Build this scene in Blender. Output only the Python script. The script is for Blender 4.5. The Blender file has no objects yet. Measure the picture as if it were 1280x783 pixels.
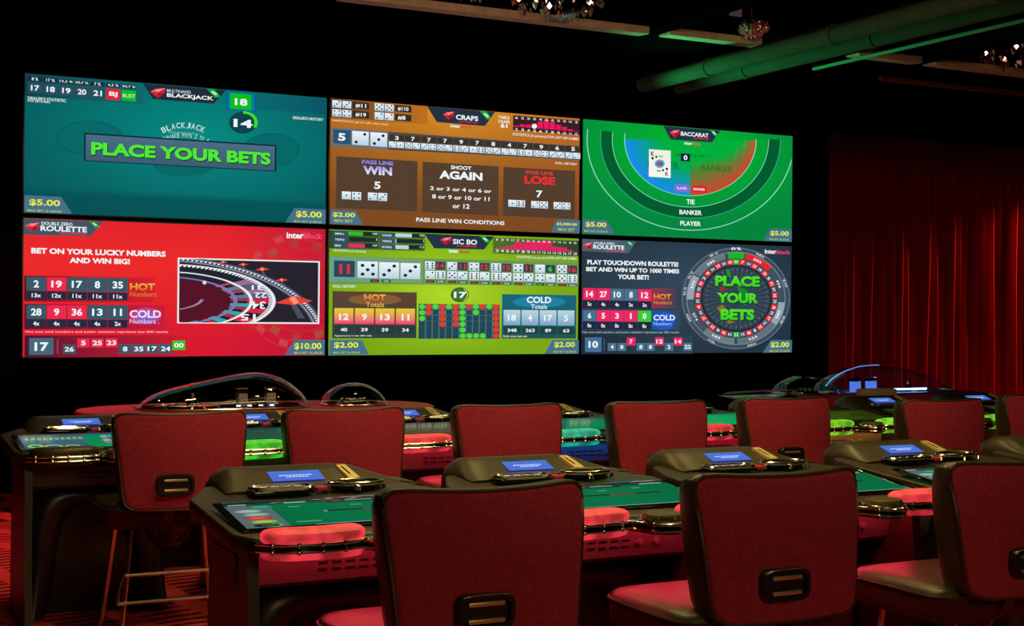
import bpy, bmesh, math, random
from mathutils import Vector, Matrix, Euler
random.seed(7)
S = bpy.context.scene
COL = S.collection
PI = math.pi
R = math.radians

# ------------------------------------------------------------------ camera, world, lights, exposure
cam = bpy.data.cameras.new('camera')
cam.sensor_fit = 'HORIZONTAL'; cam.sensor_width = 36.0
cam.lens = 36.0 * 1750 / 1280
cam.clip_start = 0.05; cam.clip_end = 100
cam_o = bpy.data.objects.new('camera', cam); COL.objects.link(cam_o)
_yaw, _pitch, _roll = R(27.16), R(-.04), R(.518)
_f = Vector((math.sin(_yaw)*math.cos(_pitch), math.cos(_yaw)*math.cos(_pitch), math.sin(_pitch)))
_r0 = Vector((math.cos(_yaw), -math.sin(_yaw), 0)); _u0 = _r0.cross(_f)
_r = _r0*math.cos(_roll) + _u0*math.sin(_roll)
_u = _u0*math.cos(_roll) - _r0*math.sin(_roll)
_m = Matrix((_r, _u, -_f)).transposed().to_4x4()
_m.translation = Vector((0, 0, 1.5))
cam_o.matrix_world = _m
S.camera = cam_o

w = bpy.data.worlds.new('world'); S.world = w
w.use_nodes = True
w.node_tree.nodes['Background'].inputs[0].default_value = (.004, .005, .004, 1)
w.node_tree.nodes['Background'].inputs[1].default_value = .4

def light(name, kind, loc, target, power, color, **kw):
    d = bpy.data.lights.new(name, kind)
    d.energy = power; d.color = color
    for k, v in kw.items(): setattr(d, k, v)
    o = bpy.data.objects.new(name, d); COL.objects.link(o)
    o.location = loc
    v = Vector(target) - Vector(loc)
    o.rotation_euler = v.to_track_quat('-Z', 'Y').to_euler()
    return o

WARM = (1.0, .78, .30)
light('ceiling_wash', 'AREA', (1.7, -2.4, 3.0), (3.0, 4.2, .8), 72, (1.0, .72, .36), shape='RECTANGLE', size=2.4, size_y=1.2)
light('row_wash', 'AREA', (3.2, 3.75, 3.3), (3.4, 6.6, .5), 42, (1.0, .72, .30), shape='RECTANGLE', size=4.6, size_y=.3)
light('overhead_wash', 'AREA', (2.6, 5.2, 3.4), (2.7, 4.9, 0), 10, WARM, shape='RECTANGLE', size=4.0, size_y=.8)
# small recessed downlights: the sparkle on the chrome
for dx, dy in ((2.0, 3.5), (3.2, 3.6), (2.4, 4.9), (3.8, 5.0), (1.7, 5.6), (3.0, 6.3), (4.6, 6.2), (5.6, 5.2), (3.6, 7.8), (1.9, 7.6)):
    light('downlight', 'SPOT', (dx, dy, 3.42), (dx, dy, 0), 52, (1, .73, .24), spot_size=R(115), spot_blend=.9, shadow_soft_size=.10)
light('carpet_spot', 'SPOT', (1.2, 9.9, 3.3), (1.2, 9.6, 0), 230, (1, .20, .18), spot_size=R(66), spot_blend=.4, shadow_soft_size=.1)
light('curtain_spot', 'SPOT', (14.6, 11.22, 3.3), (11.4, 11.75, .9), 2600, (1, .08, .08), spot_size=R(50), spot_blend=.6, shadow_soft_size=.03)
light('duct_spot', 'SPOT', (5.2, 9.5, 2.5), (6.15, 8.0, 3.36), 190, (.02, 1, .26), spot_size=R(75), spot_blend=1, shadow_soft_size=.1)

S.view_settings.view_transform = 'Standard'
S.view_settings.look = 'None'
S.view_settings.exposure = 0
S.view_settings.gamma = 1
S.view_settings.use_curve_mapping = False

# ------------------------------------------------------------------ materials
def lin(c):
    return tuple(((x/255)/12.92 if x/255 <= .04045 else ((x/255+.055)/1.055)**2.4) for x in c)

def mat(name, base, rough=.5, metal=0, spec=.5, bump=0, bscale=200, vary=0, vscale=8, emit=None, estr=1, sheen=0, coat=0):
    m = bpy.data.materials.new(name); m.use_nodes = True
    nt = m.node_tree; b = nt.nodes['Principled BSDF']
    b.inputs['Base Color'].default_value = (*base, 1)
    b.inputs['Roughness'].default_value = rough
    b.inputs['Metallic'].default_value = metal
    b.inputs['Specular IOR Level'].default_value = spec
    b.inputs['Sheen Weight'].default_value = sheen
    b.inputs['Coat Weight'].default_value = coat
    tc = nt.nodes.new('ShaderNodeTexCoord')
    if vary:
        n = nt.nodes.new('ShaderNodeTexNoise'); n.inputs['Scale'].default_value = vscale
        n.inputs['Detail'].default_value = 6
        nt.links.new(tc.outputs['Object'], n.inputs['Vector'])
        mx = nt.nodes.new('ShaderNodeMix'); mx.data_type = 'RGBA'
        mx.inputs[6].default_value = tuple(c*(1-vary) for c in base) + (1,)
        mx.inputs[7].default_value = tuple(c*(1+vary) for c in base) + (1,)
        nt.links.new(n.outputs['Fac'], mx.inputs[0]); nt.links.new(mx.outputs[2], b.inputs['Base Color'])
    if bump:
        n = nt.nodes.new('ShaderNodeTexNoise'); n.inputs['Scale'].default_value = bscale
        n.inputs['Detail'].default_value = 3
        nt.links.new(tc.outputs['Object'], n.inputs['Vector'])
        bp = nt.nodes.new('ShaderNodeBump'); bp.inputs['Strength'].default_value = bump
        bp.inputs['Distance'].default_value = .004
        nt.links.new(n.outputs['Fac'], bp.inputs['Height']); nt.links.new(bp.outputs['Normal'], b.inputs['Normal'])
    if emit:
        b.inputs['Emission Color'].default_value = (*emit, 1)
        b.inputs['Emission Strength'].default_value = estr
    return m

M = {}
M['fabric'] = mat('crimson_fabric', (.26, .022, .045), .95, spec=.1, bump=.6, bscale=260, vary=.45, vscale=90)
M['seatcloth_shaded'] = mat('shaded_crimson_seat_cloth', (.06, .006, .010), .95, spec=.1, bump=.6, bscale=260, vary=.45, vscale=90)  # crimson fabric darkened to carry the shade below the backrest
M['leather'] = mat('black_leather', (.026, .018, .006), .36, bump=.25, bscale=160)
M['console'] = mat('console_black', (.026, .019, .007), .40, vary=.3, vscale=30)
M['satin'] = mat('satin_black_shell', (.014, .013, .009), .32)
M['plastic'] = mat('black_plastic', (.008, .008, .008), .3)
M['gloss'] = mat('gloss_black', (.004, .004, .004), .08)
M['chrome'] = mat('chrome', (.88, .86, .82), .18, metal=1)
M['rod'] = mat('brushed_chrome', (.7, .68, .6), .22, metal=1)
M['brass'] = mat('brass', (.65, .50, .24), .35, metal=.8)
M['gold'] = mat('gold_plate', (.55, .42, .18), .45, metal=.3)
M['button'] = mat('red_button', (.45, .02, .04), .3)
M['vent'] = mat('grey_vent_panel', (.08, .07, .065), .45)
M['dish'] = mat('olive_black_lid', (.075, .055, .020), .45)
M['rim'] = mat('burgundy_lacquer', (.34, .014, .034), .5, spec=.2)
M['wall'] = mat('wall_black', (.002, .0022, .002), .95, spec=0)
M['ceil'] = mat('ceiling_black', (.002, .002, .002), .95, spec=0)
M['wood'] = mat('trim_wood', (.60, .40, .34), .5, vary=.4, vscale=20)
M['duct'] = mat('duct_grey', (.06, .07, .06), .8, spec=0, vary=.25, vscale=6)
M['velvet'] = mat('red_velvet', (.22, .008, .012), .9, spec=.1, bump=.3, bscale=90)
M['beige'] = mat('beige_plastic', (.42, .27, .21), .6)
M['greybox'] = mat('grey_box', (.30, .22, .20), .5)
M['bluepanel'] = mat('blue_lit_panel', (.02, .05, .3), .4, emit=(.10, .25, 1), estr=.8)
M['blueled'] = mat('blue_led', (.1, .2, .8), .4, emit=(.25, .5, 1), estr=9)
M['blueled2'] = mat('blue_led_soft', (.1, .2, .8), .4, emit=(.14, .30, 1), estr=1.3)
M['blueglow_bed'] = mat('blue_glow_dome_bed', (.05, .09, .35), .45)  # blue LED glow put into the base colour under the lit dome
M['redled'] = mat('red_led', (.5, .02, .02), .4, emit=(1, .08, .1), estr=2)
M['warmlamp'] = mat('lamp_warm', (.8, .6, .4), .4, emit=(1, .55, .45), estr=2.5)
M['crystal'] = mat('crystal', (.75, .72, .72), .05, metal=.9)
M['crystal_red'] = mat('amber_crystal', (.8, .35, .22), .08, metal=.9)
M['plate'] = mat('pinkish_plate', (.45, .30, .30), .6, emit=(.35, .2, .2), estr=.12)

def glass_mat(name):
    m = bpy.data.materials.new(name); m.use_nodes = True
    nt = m.node_tree; nt.nodes.clear()
    o = nt.nodes.new('ShaderNodeOutputMaterial'); mx = nt.nodes.new('ShaderNodeMixShader')
    t = nt.nodes.new('ShaderNodeBsdfTransparent'); g = nt.nodes.new('ShaderNodeBsdfGlossy')
    t.inputs[0].default_value = (.93, .94, .95, 1); g.inputs['Roughness'].default_value = .04
    lw = nt.nodes.new('ShaderNodeLayerWeight'); lw.inputs[0].default_value = .5
    pw = nt.nodes.new('ShaderNodeMath'); pw.operation = 'POWER'; pw.inputs[1].default_value = 3.2
    ad = nt.nodes.new('ShaderNodeMath'); ad.operation = 'MULTIPLY_ADD'; ad.inputs[1].default_value = .9; ad.inputs[2].default_value = .05
    nt.links.new(lw.outputs['Facing'], pw.inputs[0]); nt.links.new(pw.outputs[0], ad.inputs[0])
    nt.links.new(ad.outputs[0], mx.inputs[0]); nt.links.new(t.outputs[0], mx.inputs[1]); nt.links.new(g.outputs[0], mx.inputs[2])
    nt.links.new(mx.outputs[0], o.inputs[0])
    return m
M['dome'] = glass_mat('clear_dome')

def screen_mat(name, strength, gloss=None):
    m = bpy.data.materials.new(name); m.use_nodes = True
    nt = m.node_tree; b = nt.nodes['Principled BSDF']
    a = nt.nodes.new('ShaderNodeVertexColor'); a.layer_name = 'Col'
    b.inputs['Base Color'].default_value = (.004, .004, .004, 1)
    b.inputs['Roughness'].default_value = .6 if gloss is None else gloss
    b.inputs['Specular IOR Level'].default_value = .1 if gloss is None else .6
    b.inputs['Emission Strength'].default_value = strength
    nt.links.new(a.outputs[0], b.inputs['Emission Color'])
    return m
M['wallscreen'] = screen_mat('wall_screen_picture', 1.0)
M['touch'] = screen_mat('touch_screen_glass', 1.0, .045)
M['message'] = screen_mat('message_screen_picture', 1.0, .2)

GLOW = {}
def glow(color):
    if color not in GLOW:
        c = {'red': (1, .045, .075), 'green': (.05, .75, .03), 'teal': (.0, .55, .42), 'off': None, 'lime': (.22, .85, .03)}[color]
        if c is None:
            GLOW[color] = (M['leather'], M['satin'])
        else:
            base = tuple(.05 + .5*x for x in c)
            m = mat('armrest_'+color, base, .5, emit=c, estr=.62, spec=.3)
            nt = m.node_tree; b = nt.nodes['Principled BSDF']
            # light bleeds unevenly out of the padded rail
            tc = nt.nodes.new('ShaderNodeTexCoord'); n = nt.nodes.new('ShaderNodeTexNoise'); n.inputs['Scale'].default_value = 16
            n.inputs['Detail'].default_value = 1
            mr = nt.nodes.new('ShaderNodeMapRange'); mr.inputs[1].default_value = .35; mr.inputs[2].default_value = .62
            mr.inputs[3].default_value = .22; mr.inputs[4].default_value = .72
            nt.links.new(tc.outputs['Object'], n.inputs['Vector']); nt.links.new(n.outputs['Fac'], mr.inputs[0])
            nt.links.new(mr.outputs[0], b.inputs['Emission Strength'])
            under = {'red': (1, .03, .07), 'green': (.04, .3, .02), 'teal': (.0, .18, .9), 'lime': (.75, .32, .06)}[color]
            GLOW[color] = (m, mat('strip_'+color, (.5, .5, .5), .5, emit=under, estr=26 if color != 'green' else 5))
    return GLOW[color]

def carpet_mat():
    m = bpy.data.materials.new('carpet_red_swirl'); m.use_nodes = True
    nt = m.node_tree; b = nt.nodes['Principled BSDF']; b.inputs['Roughness'].default_value = .95
    b.inputs['Specular IOR Level'].default_value = .05
    tc = nt.nodes.new('ShaderNodeTexCoord')
    def wave(scale, dist, kind, rot):
        mp = nt.nodes.new('ShaderNodeMapping'); mp.inputs['Rotation'].default_value = (0, 0, rot)
        nt.links.new(tc.outputs['Object'], mp.inputs[0])
        wv = nt.nodes.new('ShaderNodeTexWave'); wv.wave_type = kind; wv.inputs['Scale'].default_value = scale
        wv.inputs['Distortion'].default_value = dist; wv.inputs['Detail'].default_value = 1; wv.inputs['Detail Scale'].default_value = .6
        nt.links.new(mp.outputs[0], wv.inputs[0])
        return wv
    a = wave(3.4, 2.5, 'BANDS', 1.35); c = wave(.75, 6, 'RINGS', 1.2)
    def ramp(sock, lo, hi):
        mr = nt.nodes.new('ShaderNodeMapRange'); mr.inputs[1].default_value = lo; mr.inputs[2].default_value = hi
        nt.links.new(sock, mr.inputs[0]); return mr.outputs[0]
    def math_(op, p, q):
        n = nt.nodes.new('ShaderNodeMath'); n.operation = op
        for k, v in enumerate((p, q)):
            if isinstance(v, (int, float)): n.inputs[k].default_value = v
            else: nt.links.new(v, n.inputs[k])
        return n.outputs[0]
    nz = nt.nodes.new('ShaderNodeTexNoise'); nz.inputs['Scale'].default_value = 1.3; nz.inputs['Detail'].default_value = 1
    nt.links.new(tc.outputs['Object'], nz.inputs[0])
    stripes = math_('MULTIPLY', ramp(a.outputs['Fac'], .30, .42), ramp(nz.outputs['Fac'], .44, .48))
    swirl = ramp(c.outputs['Fac'], .72, .80)
    fac = math_('MAXIMUM', stripes, swirl)
    mc = nt.nodes.new('ShaderNodeMix'); mc.data_type = 'RGBA'
    mc.inputs[6].default_value = (.10, .008, .012, 1); mc.inputs[7].default_value = (.62, .06, .07, 1)
    nt.links.new(fac, mc.inputs[0]); nt.links.new(mc.outputs[2], b.inputs['Base Color'])
    return m
M['carpet'] = carpet_mat()

# ------------------------------------------------------------------ mesh builder
class MB:
    def __init__(s): s.bm = bmesh.new(); s.mats = []; s.cur = 0
    def use(s, m):
        if m not in s.mats: s.mats.append(m)
        s.cur = s.mats.index(m); return s
    def _face(s, vs):
        try:
            f = s.bm.faces.new(vs); f.material_index = s.cur; return f
        except ValueError: return None
    def prism(s, pts, z0, z1, bev=0, seg=2):
        """closed outline (x,y) swept from z0 to z1; z0, z1 numbers or functions of (x,y)"""
        a = z0 if callable(z0) else (lambda x, y: z0); b = z1 if callable(z1) else (lambda x, y: z1)
        lo = [s.bm.verts.new((x, y, a(x, y))) for x, y in pts]; hi = [s.bm.verts.new((x, y, b(x, y))) for x, y in pts]
        fs = [s._face(lo[::-1]), s._face(hi)]
        n = len(pts)
        for i in range(n): fs.append(s._face((lo[i], lo[(i+1) % n], hi[(i+1) % n], hi[i])))
        if bev:
            es = list({e for f in fs if f for e in f.edges})
            r = bmesh.ops.bevel(s.bm, geom=es, offset=bev, segments=seg, affect='EDGES', profile=.6)
            for f in r['faces']: f.material_index = s.cur
        return s
    def box(s, x0, x1, y0, y1, z0, z1, bev=0, seg=2):
        return s.prism([(x0, y0), (x1, y0), (x1, y1), (x0, y1)], z0, z1, bev, seg)
    def loft(s, rings, cap=True, closed=False, wrap=True):
        vs = [[s.bm.verts.new(p) for p in r] for r in rings]
        n = len(vs[0]); k = len(vs)
        for i in range(k if closed else k-1):
            for j in range(n if wrap else n-1):
                s._face((vs[i][j], vs[i][(j+1) % n], vs[(i+1) % k][(j+1) % n], vs[(i+1) % k][j]))
        if cap and not closed and wrap: s._face(vs[0][::-1]); s._face(vs[-1])
        return s
    def tube(s, path, r, n=8, closed=False, flat=1.0):
        P = [Vector(p) for p in path]; k = len(P); rings = []
        up = Vector((0, 0, 1))
        for i, p in enumerate(P):
            if closed: t = P[(i+1) % k]-P[i-1]
            else: t = P[min(i+1, k-1)]-P[max(i-1, 0)]
            t.normalize()
            a = t.cross(up)
            if a.length < 1e-3: a = t.cross(Vector((0, 1, 0)))
            a.normalize(); b = a.cross(t)
            rr = r(i/(k-1)) if callable(r) else r
            rings.append([tuple(p + a*math.cos(2*PI*j/n)*rr + b*math.sin(2*PI*j/n)*rr*flat) for j in range(n)])
        return s.loft(rings, cap=True, closed=closed)
    def lathe(s, prof, c=(0, 0, 0), n=24, sx=1, sy=1):
        rings = [[(c[0]+r*math.cos(2*PI*j/n)*sx, c[1]+r*math.sin(2*PI*j/n)*sy, c[2]+z) for j in range(n)] for r, z in prof]
        return s.loft(rings)
    def mesh(s, name, angle=35):
        bmesh.ops.recalc_face_normals(s.bm, faces=s.bm.faces)
        me = bpy.data.meshes.new(name); s.bm.to_mesh(me); s.bm.free()
        for m in s.mats: me.materials.append(m)
        for p in me.polygons: p.use_smooth = True
        me.set_sharp_from_angle(angle=R(angle))
        return me

def obj(name, me, parent=None, loc=(0, 0, 0), rot=(0, 0, 0)):
    if isinstance(me, MB): me = me.mesh(name)
    o = bpy.data.objects.new(name, me); COL.objects.link(o)
    o.location = loc; o.rotation_euler = rot
    if parent: o.parent = parent
    return o
def tag(o, label=None, cat=None, group=None, kind=None):
    if label: o['label'] = label
    if cat: o['category'] = cat
    if group: o['group'] = group
    if kind: o['kind'] = kind
    return o
def thing(name, label, cat, loc=(0, 0, 0), rz=0, group=None):
    o = bpy.data.objects.new(name, None); COL.objects.link(o)
    o.location = loc; o.rotation_euler = (0, 0, rz); o.empty_display_size = .1
    return tag(o, label, cat, group)
def struct(name, me): return tag(obj(name, me), kind='structure')
def part_label(o, t): o['label'] = t; return o

# ------------------------------------------------------------------ lettering and flat pictures
_glyph = {}
def glyphs(txt, bold):
    bold = min(bold*1.9, .05)
    k = (txt, bold)
    if k not in _glyph:
        c = bpy.data.curves.new('t', 'FONT'); c.body = txt; c.size = 1; c.offset = bold; c.resolution_u = 3
        c.align_x = 'CENTER'
        o = bpy.data.objects.new('t', c); COL.objects.link(o)
        dg = bpy.context.evaluated_depsgraph_get(); dg.update()
        me = o.evaluated_get(dg).to_mesh()
        vs = [(v.co.x, v.co.y) for v in me.vertices]; fs = [tuple(p.vertices) for p in me.polygons]
        o.evaluated_get(dg).to_mesh_clear()
        bpy.data.objects.remove(o); bpy.data.curves.remove(c)
        if not vs: _glyph[k] = ([], []); return _glyph[k]
        x0 = min(v[0] for v in vs); x1 = max(v[0] for v in vs); y0 = min(v[1] for v in vs); y1 = max(v[1] for v in vs)
        vs = [((x-x0)/max(x1-x0, 1e-6), (y1-y)/max(y1-y0, 1e-6)) for x, y in vs]
        _glyph[k] = (vs, fs)
    return _glyph[k]

def homography(q):
    """map a quad TL,TR,BR,BL measured on the picture onto the unit square"""
    src = q; dst = [(0, 0), (1, 0), (1, 1), (0, 1)]
    A = []; b = []
    for (x, y), (u, v) in zip(src, dst):
        A.append([x, y, 1, 0, 0, 0, -u*x, -u*y]); b.append(u)
        A.append([0, 0, 0, x, y, 1, -v*x, -v*y]); b.append(v)
    n = 8; Mx = [r[:]+[t] for r, t in zip(A, b)]
    for i in range(n):
        p = max(range(i, n), key=lambda k: abs(Mx[k][i])); Mx[i], Mx[p] = Mx[p], Mx[i]
        for k in range(n):
            if k != i:
                f = Mx[k][i]/Mx[i][i]
                for j in range(i, n+1): Mx[k][j] -= f*Mx[i][j]
    h = [Mx[i][n]/Mx[i][i] for i in range(n)]
    def P(x, y):
        d = h[6]*x+h[7]*y+1
        return ((h[0]*x+h[1]*y+h[2])/d, (h[3]*x+h[4]*y+h[5])/d)
    return P

class Canvas:
    """a flat picture: coloured shapes layered by hairs on one plane, in unit coordinates (u right, v down)"""
    def __init__(s, quad=None, step=.00005):
        s.P = homography(quad) if quad else (lambda x, y: (x, y))
        s.v = []; s.f = []; s.c = []; s.n = 0; s.step = step
    def _add(s, pts, faces, cols):
        b = len(s.v); s.n += 1; d = s.n*s.step
        s.v += [(u, v, d) for u, v in pts]; s.c += cols
        s.f += [tuple(b+i for i in f) for f in faces]
    def bg(s, fn, nx=24, ny=14, box=(0, 0, 1, 1)):
        pts = []; cols = []
        for j in range(ny+1):
            for i in range(nx+1):
                u = box[0]+(box[2]-box[0])*i/nx; v = box[1]+(box[3]-box[1])*j/ny
                pts.append((u, v)); cols.append(lin(fn(u, v)))
        fs = [(j*(nx+1)+i, j*(nx+1)+i+1, (j+1)*(nx+1)+i+1, (j+1)*(nx+1)+i) for j in range(ny) for i in range(nx)]
        s._add(pts, fs, cols)
    def rect(s, x0, y0, x1, y1, c, c2=None):
        u0, v0 = s.P(x0, y0); u1, v1 = s.P(x1, y1); c2 = c2 or c
        s._add([(u0, v0), (u1, v0), (u1, v1), (u0, v1)], [(0, 1, 2, 3)], [lin(c), lin(c), lin(c2), lin(c2)])
    def hrect(s, x0, y0, x1, y1, c, c2):
        u0, v0 = s.P(x0, y0); u1, v1 = s.P(x1, y1)
        s._add([(u0, v0), (u1, v0), (u1, v1), (u0, v1)], [(0, 1, 2, 3)], [lin(c), lin(c2), lin(c2), lin(c)])
    def poly(s, pts, c):
        q = [s.P(*p) for p in pts]
        s._add(q, [tuple(range(len(q)))], [lin(c)]*len(q))
    def ell(s, cx, cy, rx, ry, c, a0=0, a1=360, r0=0, n=40, clip=None):
        """ellipse, ring or sector; angles clockwise from the top"""
        o = []; i_ = []
        for k in range(n+1):
            a = R(a0+(a1-a0)*k/n); sx, sy = math.sin(a), -math.cos(a)
            o.append((cx+rx*sx, cy+ry*sy)); i_.append((cx+rx*r0*sx, cy+ry*r0*sy))
        if clip:
            pts = []; fs = []
            for k in range(n):
                q = clip_poly([o[k], o[k+1], i_[k+1], i_[k]], clip)
                if len(q) > 2:
                    fs.append(tuple(range(len(pts), len(pts)+len(q)))); pts += [s.P(*p) for p in q]
            if pts: s._add(pts, fs, [lin(c)]*len(pts))
            return
        pts = [s.P(*p) for p in o] + [s.P(*p) for p in i_]
        m = n+1
        s._add(pts, [(k, k+1, m+k+1, m+k) for k in range(n)], [lin(c)]*len(pts))
    def text(s, t, x0, y0, x1, y1, c, bold=.012, c2=None):
        vs, fs = glyphs(t, bold)
        u0, v0 = s.P(x0, y0); u1, v1 = s.P(x1, y1); c2 = c2 or c
        if set(t) <= {'1'}:
            k_ = .45 if len(t) == 1 else .8; mid = (u0+u1)/2; hw = (u1-u0)/2*k_; u0, u1 = mid-hw, mid+hw
        a, b = lin(c), lin(c2)
        s._add([(u0+(u1-u0)*x, v0+(v1-v0)*y) for x, y in vs], fs, [tuple(p+(q-p)*y for p, q in zip(a, b)) for x, y in vs])
    def arctext(s, t, cx, cy, r, rv, h, a0, a1, c, bold=.012, inward=False):
        """letters standing along an arc, clockwise from the top"""
        n = len(t)
        for k, ch in enumerate(t):
            if ch == ' ': continue
            a = a0+(a1-a0)*(k+.5)/n; vs, fs = glyphs(ch, bold)
            wd = abs(R(a1-a0))/n*.8*(.5 if ch in "1I.'" else 1)
            pts = []
            for x, y in vs:
                aa = R(a)+(x-.5)*wd*(1 if not inward else -1); rr = 1-(y-.5)*h*(1 if not inward else -1)
                pts.append(s.P(cx+r*rr*math.sin(aa), cy-rv*rr*math.cos(aa)))
            s._add(pts, fs, [lin(c)]*len(pts))
    def die(s, x0, y0, x1, y1, n):
        s.rect(x0, y0, x1, y1, (235, 245, 250), (185, 210, 225))
        g = {1: [(1, 1)], 2: [(2, 0), (0, 2)], 3: [(2, 0), (1, 1), (0, 2)], 4: [(0, 0), (2, 0), (0, 2), (2, 2)],
             5: [(0, 0), (2, 0), (1, 1), (0, 2), (2, 2)], 6: [(0, 0), (2, 0), (0, 1), (2, 1), (0, 2), (2, 2)]}[n]
        w_, h_ = x1-x0, y1-y0
        for i, j in g:
            s.ell(x0+w_*(.24+.26*i), y0+h_*(.24+.26*j), w_*.10, h_*.10, (25, 35, 60), n=8)
    def mesh(s, name, fn, m):
        """fn(u, v, d) -> point"""
        me = bpy.data.meshes.new(name)
        me.from_pydata([fn(*p) for p in s.v], [], s.f)
        a = me.color_attributes.new('Col', 'FLOAT_COLOR', 'POINT')
        flat = []
        for c in s.c: flat += [c[0], c[1], c[2], 1.0]
        a.data.foreach_set('color', flat)
        me.materials.append(m)
        return me

def clip_poly(p, box):
    x0, y0, x1, y1 = box
    for ax, lim, sg in ((0, x0, 1), (0, x1, -1), (1, y0, 1), (1, y1, -1)):
        out = []
        for i in range(len(p)):
            a, b = p[i-1], p[i]
            ia, ib = (a[ax]-lim)*sg >= 0, (b[ax]-lim)*sg >= 0
            if ia != ib:
                t = (lim-a[ax])/(b[ax]-a[ax]); out.append((a[0]+(b[0]-a[0])*t, a[1]+(b[1]-a[1])*t))
            if ib: out.append(b)
        p = out
        if not p: return p
    return p
def mixc(a, b, t):
    t = max(0, min(1, t)); return tuple(x+(y-x)*t for x, y in zip(a, b))

WHITE = (240, 246, 248); YEL = (225, 235, 60); SLATE = (72, 112, 140); DARK = (36, 52, 66); RED = (235, 40, 70); NAVY = (34, 50, 68)
def gem(c, x0, y0, x1, y1):
    w_, h_ = x1-x0, y1-y0
    q = lambda a, b: (x0+w_*a, y0+h_*b)
    c.poly([q(0, .35), q(.3, .1), q(1, 0), q(.95, .5), q(.55, 1)], (205, 35, 50))
    c.poly([q(0, .35), q(.3, .1), q(.5, .42)], (235, 90, 95))
    c.poly([q(.3, .1), q(1, 0), q(.5, .42)], (250, 140, 135))
    c.poly([q(.5, .42), q(.95, .5), q(.55, 1)], (160, 20, 40))
def price(c, pts, main, sub, b1, b2):
    c.poly(pts, (70, 112, 138)); c.text(main, *b1, YEL, .014); c.text(sub, *b2, (185, 200, 70), .004)
def ribbon(c, pts):
    c.poly(pts, (20, 165, 60))
    x = sum(p[0] for p in pts)/4; y = sum(p[1] for p in pts)/4
    w_ = (pts[2][0]-pts[0][0])*.25; h_ = (pts[2][1]-pts[0][1])*.25
    c.poly([(x-w_, y-h_*.6), (x-w_*.4, y-h_*1.1), (x+w_, y+h_*.6), (x+w_*.4, y+h_*1.1)], (190, 240, 200))

def pic_blackjack():
    c = Canvas([(38, 32), (1252, 140), (1246, 640), (36, 590)])
    def f(u, v):
        d = math.hypot((u-.55)*1.1, (v-.38)*1.0)
        col = mixc((0, 140, 130), (2, 92, 96), d*1.5)
        return mixc(col, (0, 78, 82), .75) if v > .81 else col
    c.bg(f, 24, 21)
    c.hrect(38, 33, 520, 160, (16, 62, 76), (10, 105, 108))
    c.hrect(850, 110, 1252, 205, (4, 110, 118), (6, 84, 100))
    for cx, cy, rx, ry in ((300, 293), (1030, 345), (680, 405)) and ((300, 293, 133, 68), (1030, 345, 114, 66), (680, 405, 120, 42)):
        c.ell(cx, cy, rx, ry, (0, 72, 74)); c.ell(cx, cy, rx*.98, ry*.97, (2, 104, 104))
    for i, (a, b, pc) in enumerate((('17', 0, '8 %'), ('18', 0, '17 %'), ('19', 0, '12,3 %'), ('20', 0, '20,7 %'), ('21', 0, '7 %'), ('BJ', 1, '4,3 %'), ('BUST', 2, '30,7 %'))):
        x = 50+i*63.4; y = 67+i*5.7
        wd = 7*len(pc)
        c.rect(x, y-22, x+57, y-2, (18, 40, 52))
        c.text(pc, x+28-wd/1.6, y-19, x+28+wd/1.6, y-5, WHITE, .006)
        c.rect(x, y, x+57, y+48, ((38, 78, 96), (225, 30, 55), (10, 185, 35))[b])
        if i < 6: c.text(a, x+12, y+12, x+46, y+37, WHITE, .014)
        else: c.text(a, x+3, y+15, x+54, y+34, (190, 250, 190), .004)
    c.text("DEALER'S STATISTIC", 50, 125, 205, 150, WHITE, .006); c.text('FOR 200 GAMES', 50, 139, 140, 153, WHITE, .004)
    c.poly([(515, 76), (850, 106), (800, 160), (555, 139)], (28, 44, 58)); gem(c, 545, 96, 606, 136)
    c.text('MULTIHAND', 612, 99, 708, 120, (200, 210, 220), .006); c.text('BLACKJACK', 612, 115, 799, 151, WHITE, .014)
    ribbon(c, [(772, 100), (803, 102), (828, 132), (806, 136)])
    c.rect(850, 110, 970, 194, (0, 95, 150)); c.rect(858, 113, 962, 190, (0, 130, 150)); c.rect(868, 118, 950, 186, (8, 190, 22)); c.text('18', 885, 138, 935, 170, WHITE, .016)
    c.ell(918, 236, 56, 44, (10, 66, 74)); c.ell(918, 236, 58, 46, (60, 220, 40), 0, 118, .78); c.text('14', 880, 220, 955, 258, WHITE, .02)
    c.text("DEALER'S HISTORY", 1117, 211, 1238, 232, WHITE, .006)
    c.arctext('BLACKJACK', 678, 420, 95*1.9, 175, .13, -29, 29, (200, 225, 225), .006)
    c.text('DEALER MUST DRAW TO 16', 618, 268, 738, 284, (130, 190, 190), .002)
    c.arctext('INSURANCE PAYS 2 TO 1', 678, 480, 210, 195, .08, -29, 29, (190, 220, 220), .003)
    c.rect(278, 272, 1050, 432, (10, 44, 56)); c.rect(285, 279, 1043, 428, (72, 108, 132), (60, 92, 116))
    c.text('PLACE YOUR BETS', 309, 313, 1030, 410, (20, 70, 50), .03); c.text('PLACE YOUR BETS', 307, 309, 1027, 405, (80, 232, 50), .022)
    price(c, [(38, 521), (186, 529), (232, 597), (37, 589)], '$5.00', 'MAX BET: $1,000.00', (57, 536, 182, 570), (50, 577, 188, 594))
    price(c, [(1122, 576), (1247, 583), (1246, 640), (1085, 633)], '$5.00', 'MAX BET: $1,000.00', (1128, 587, 1230, 619), (1120, 624, 1230, 638))
    return c

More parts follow.
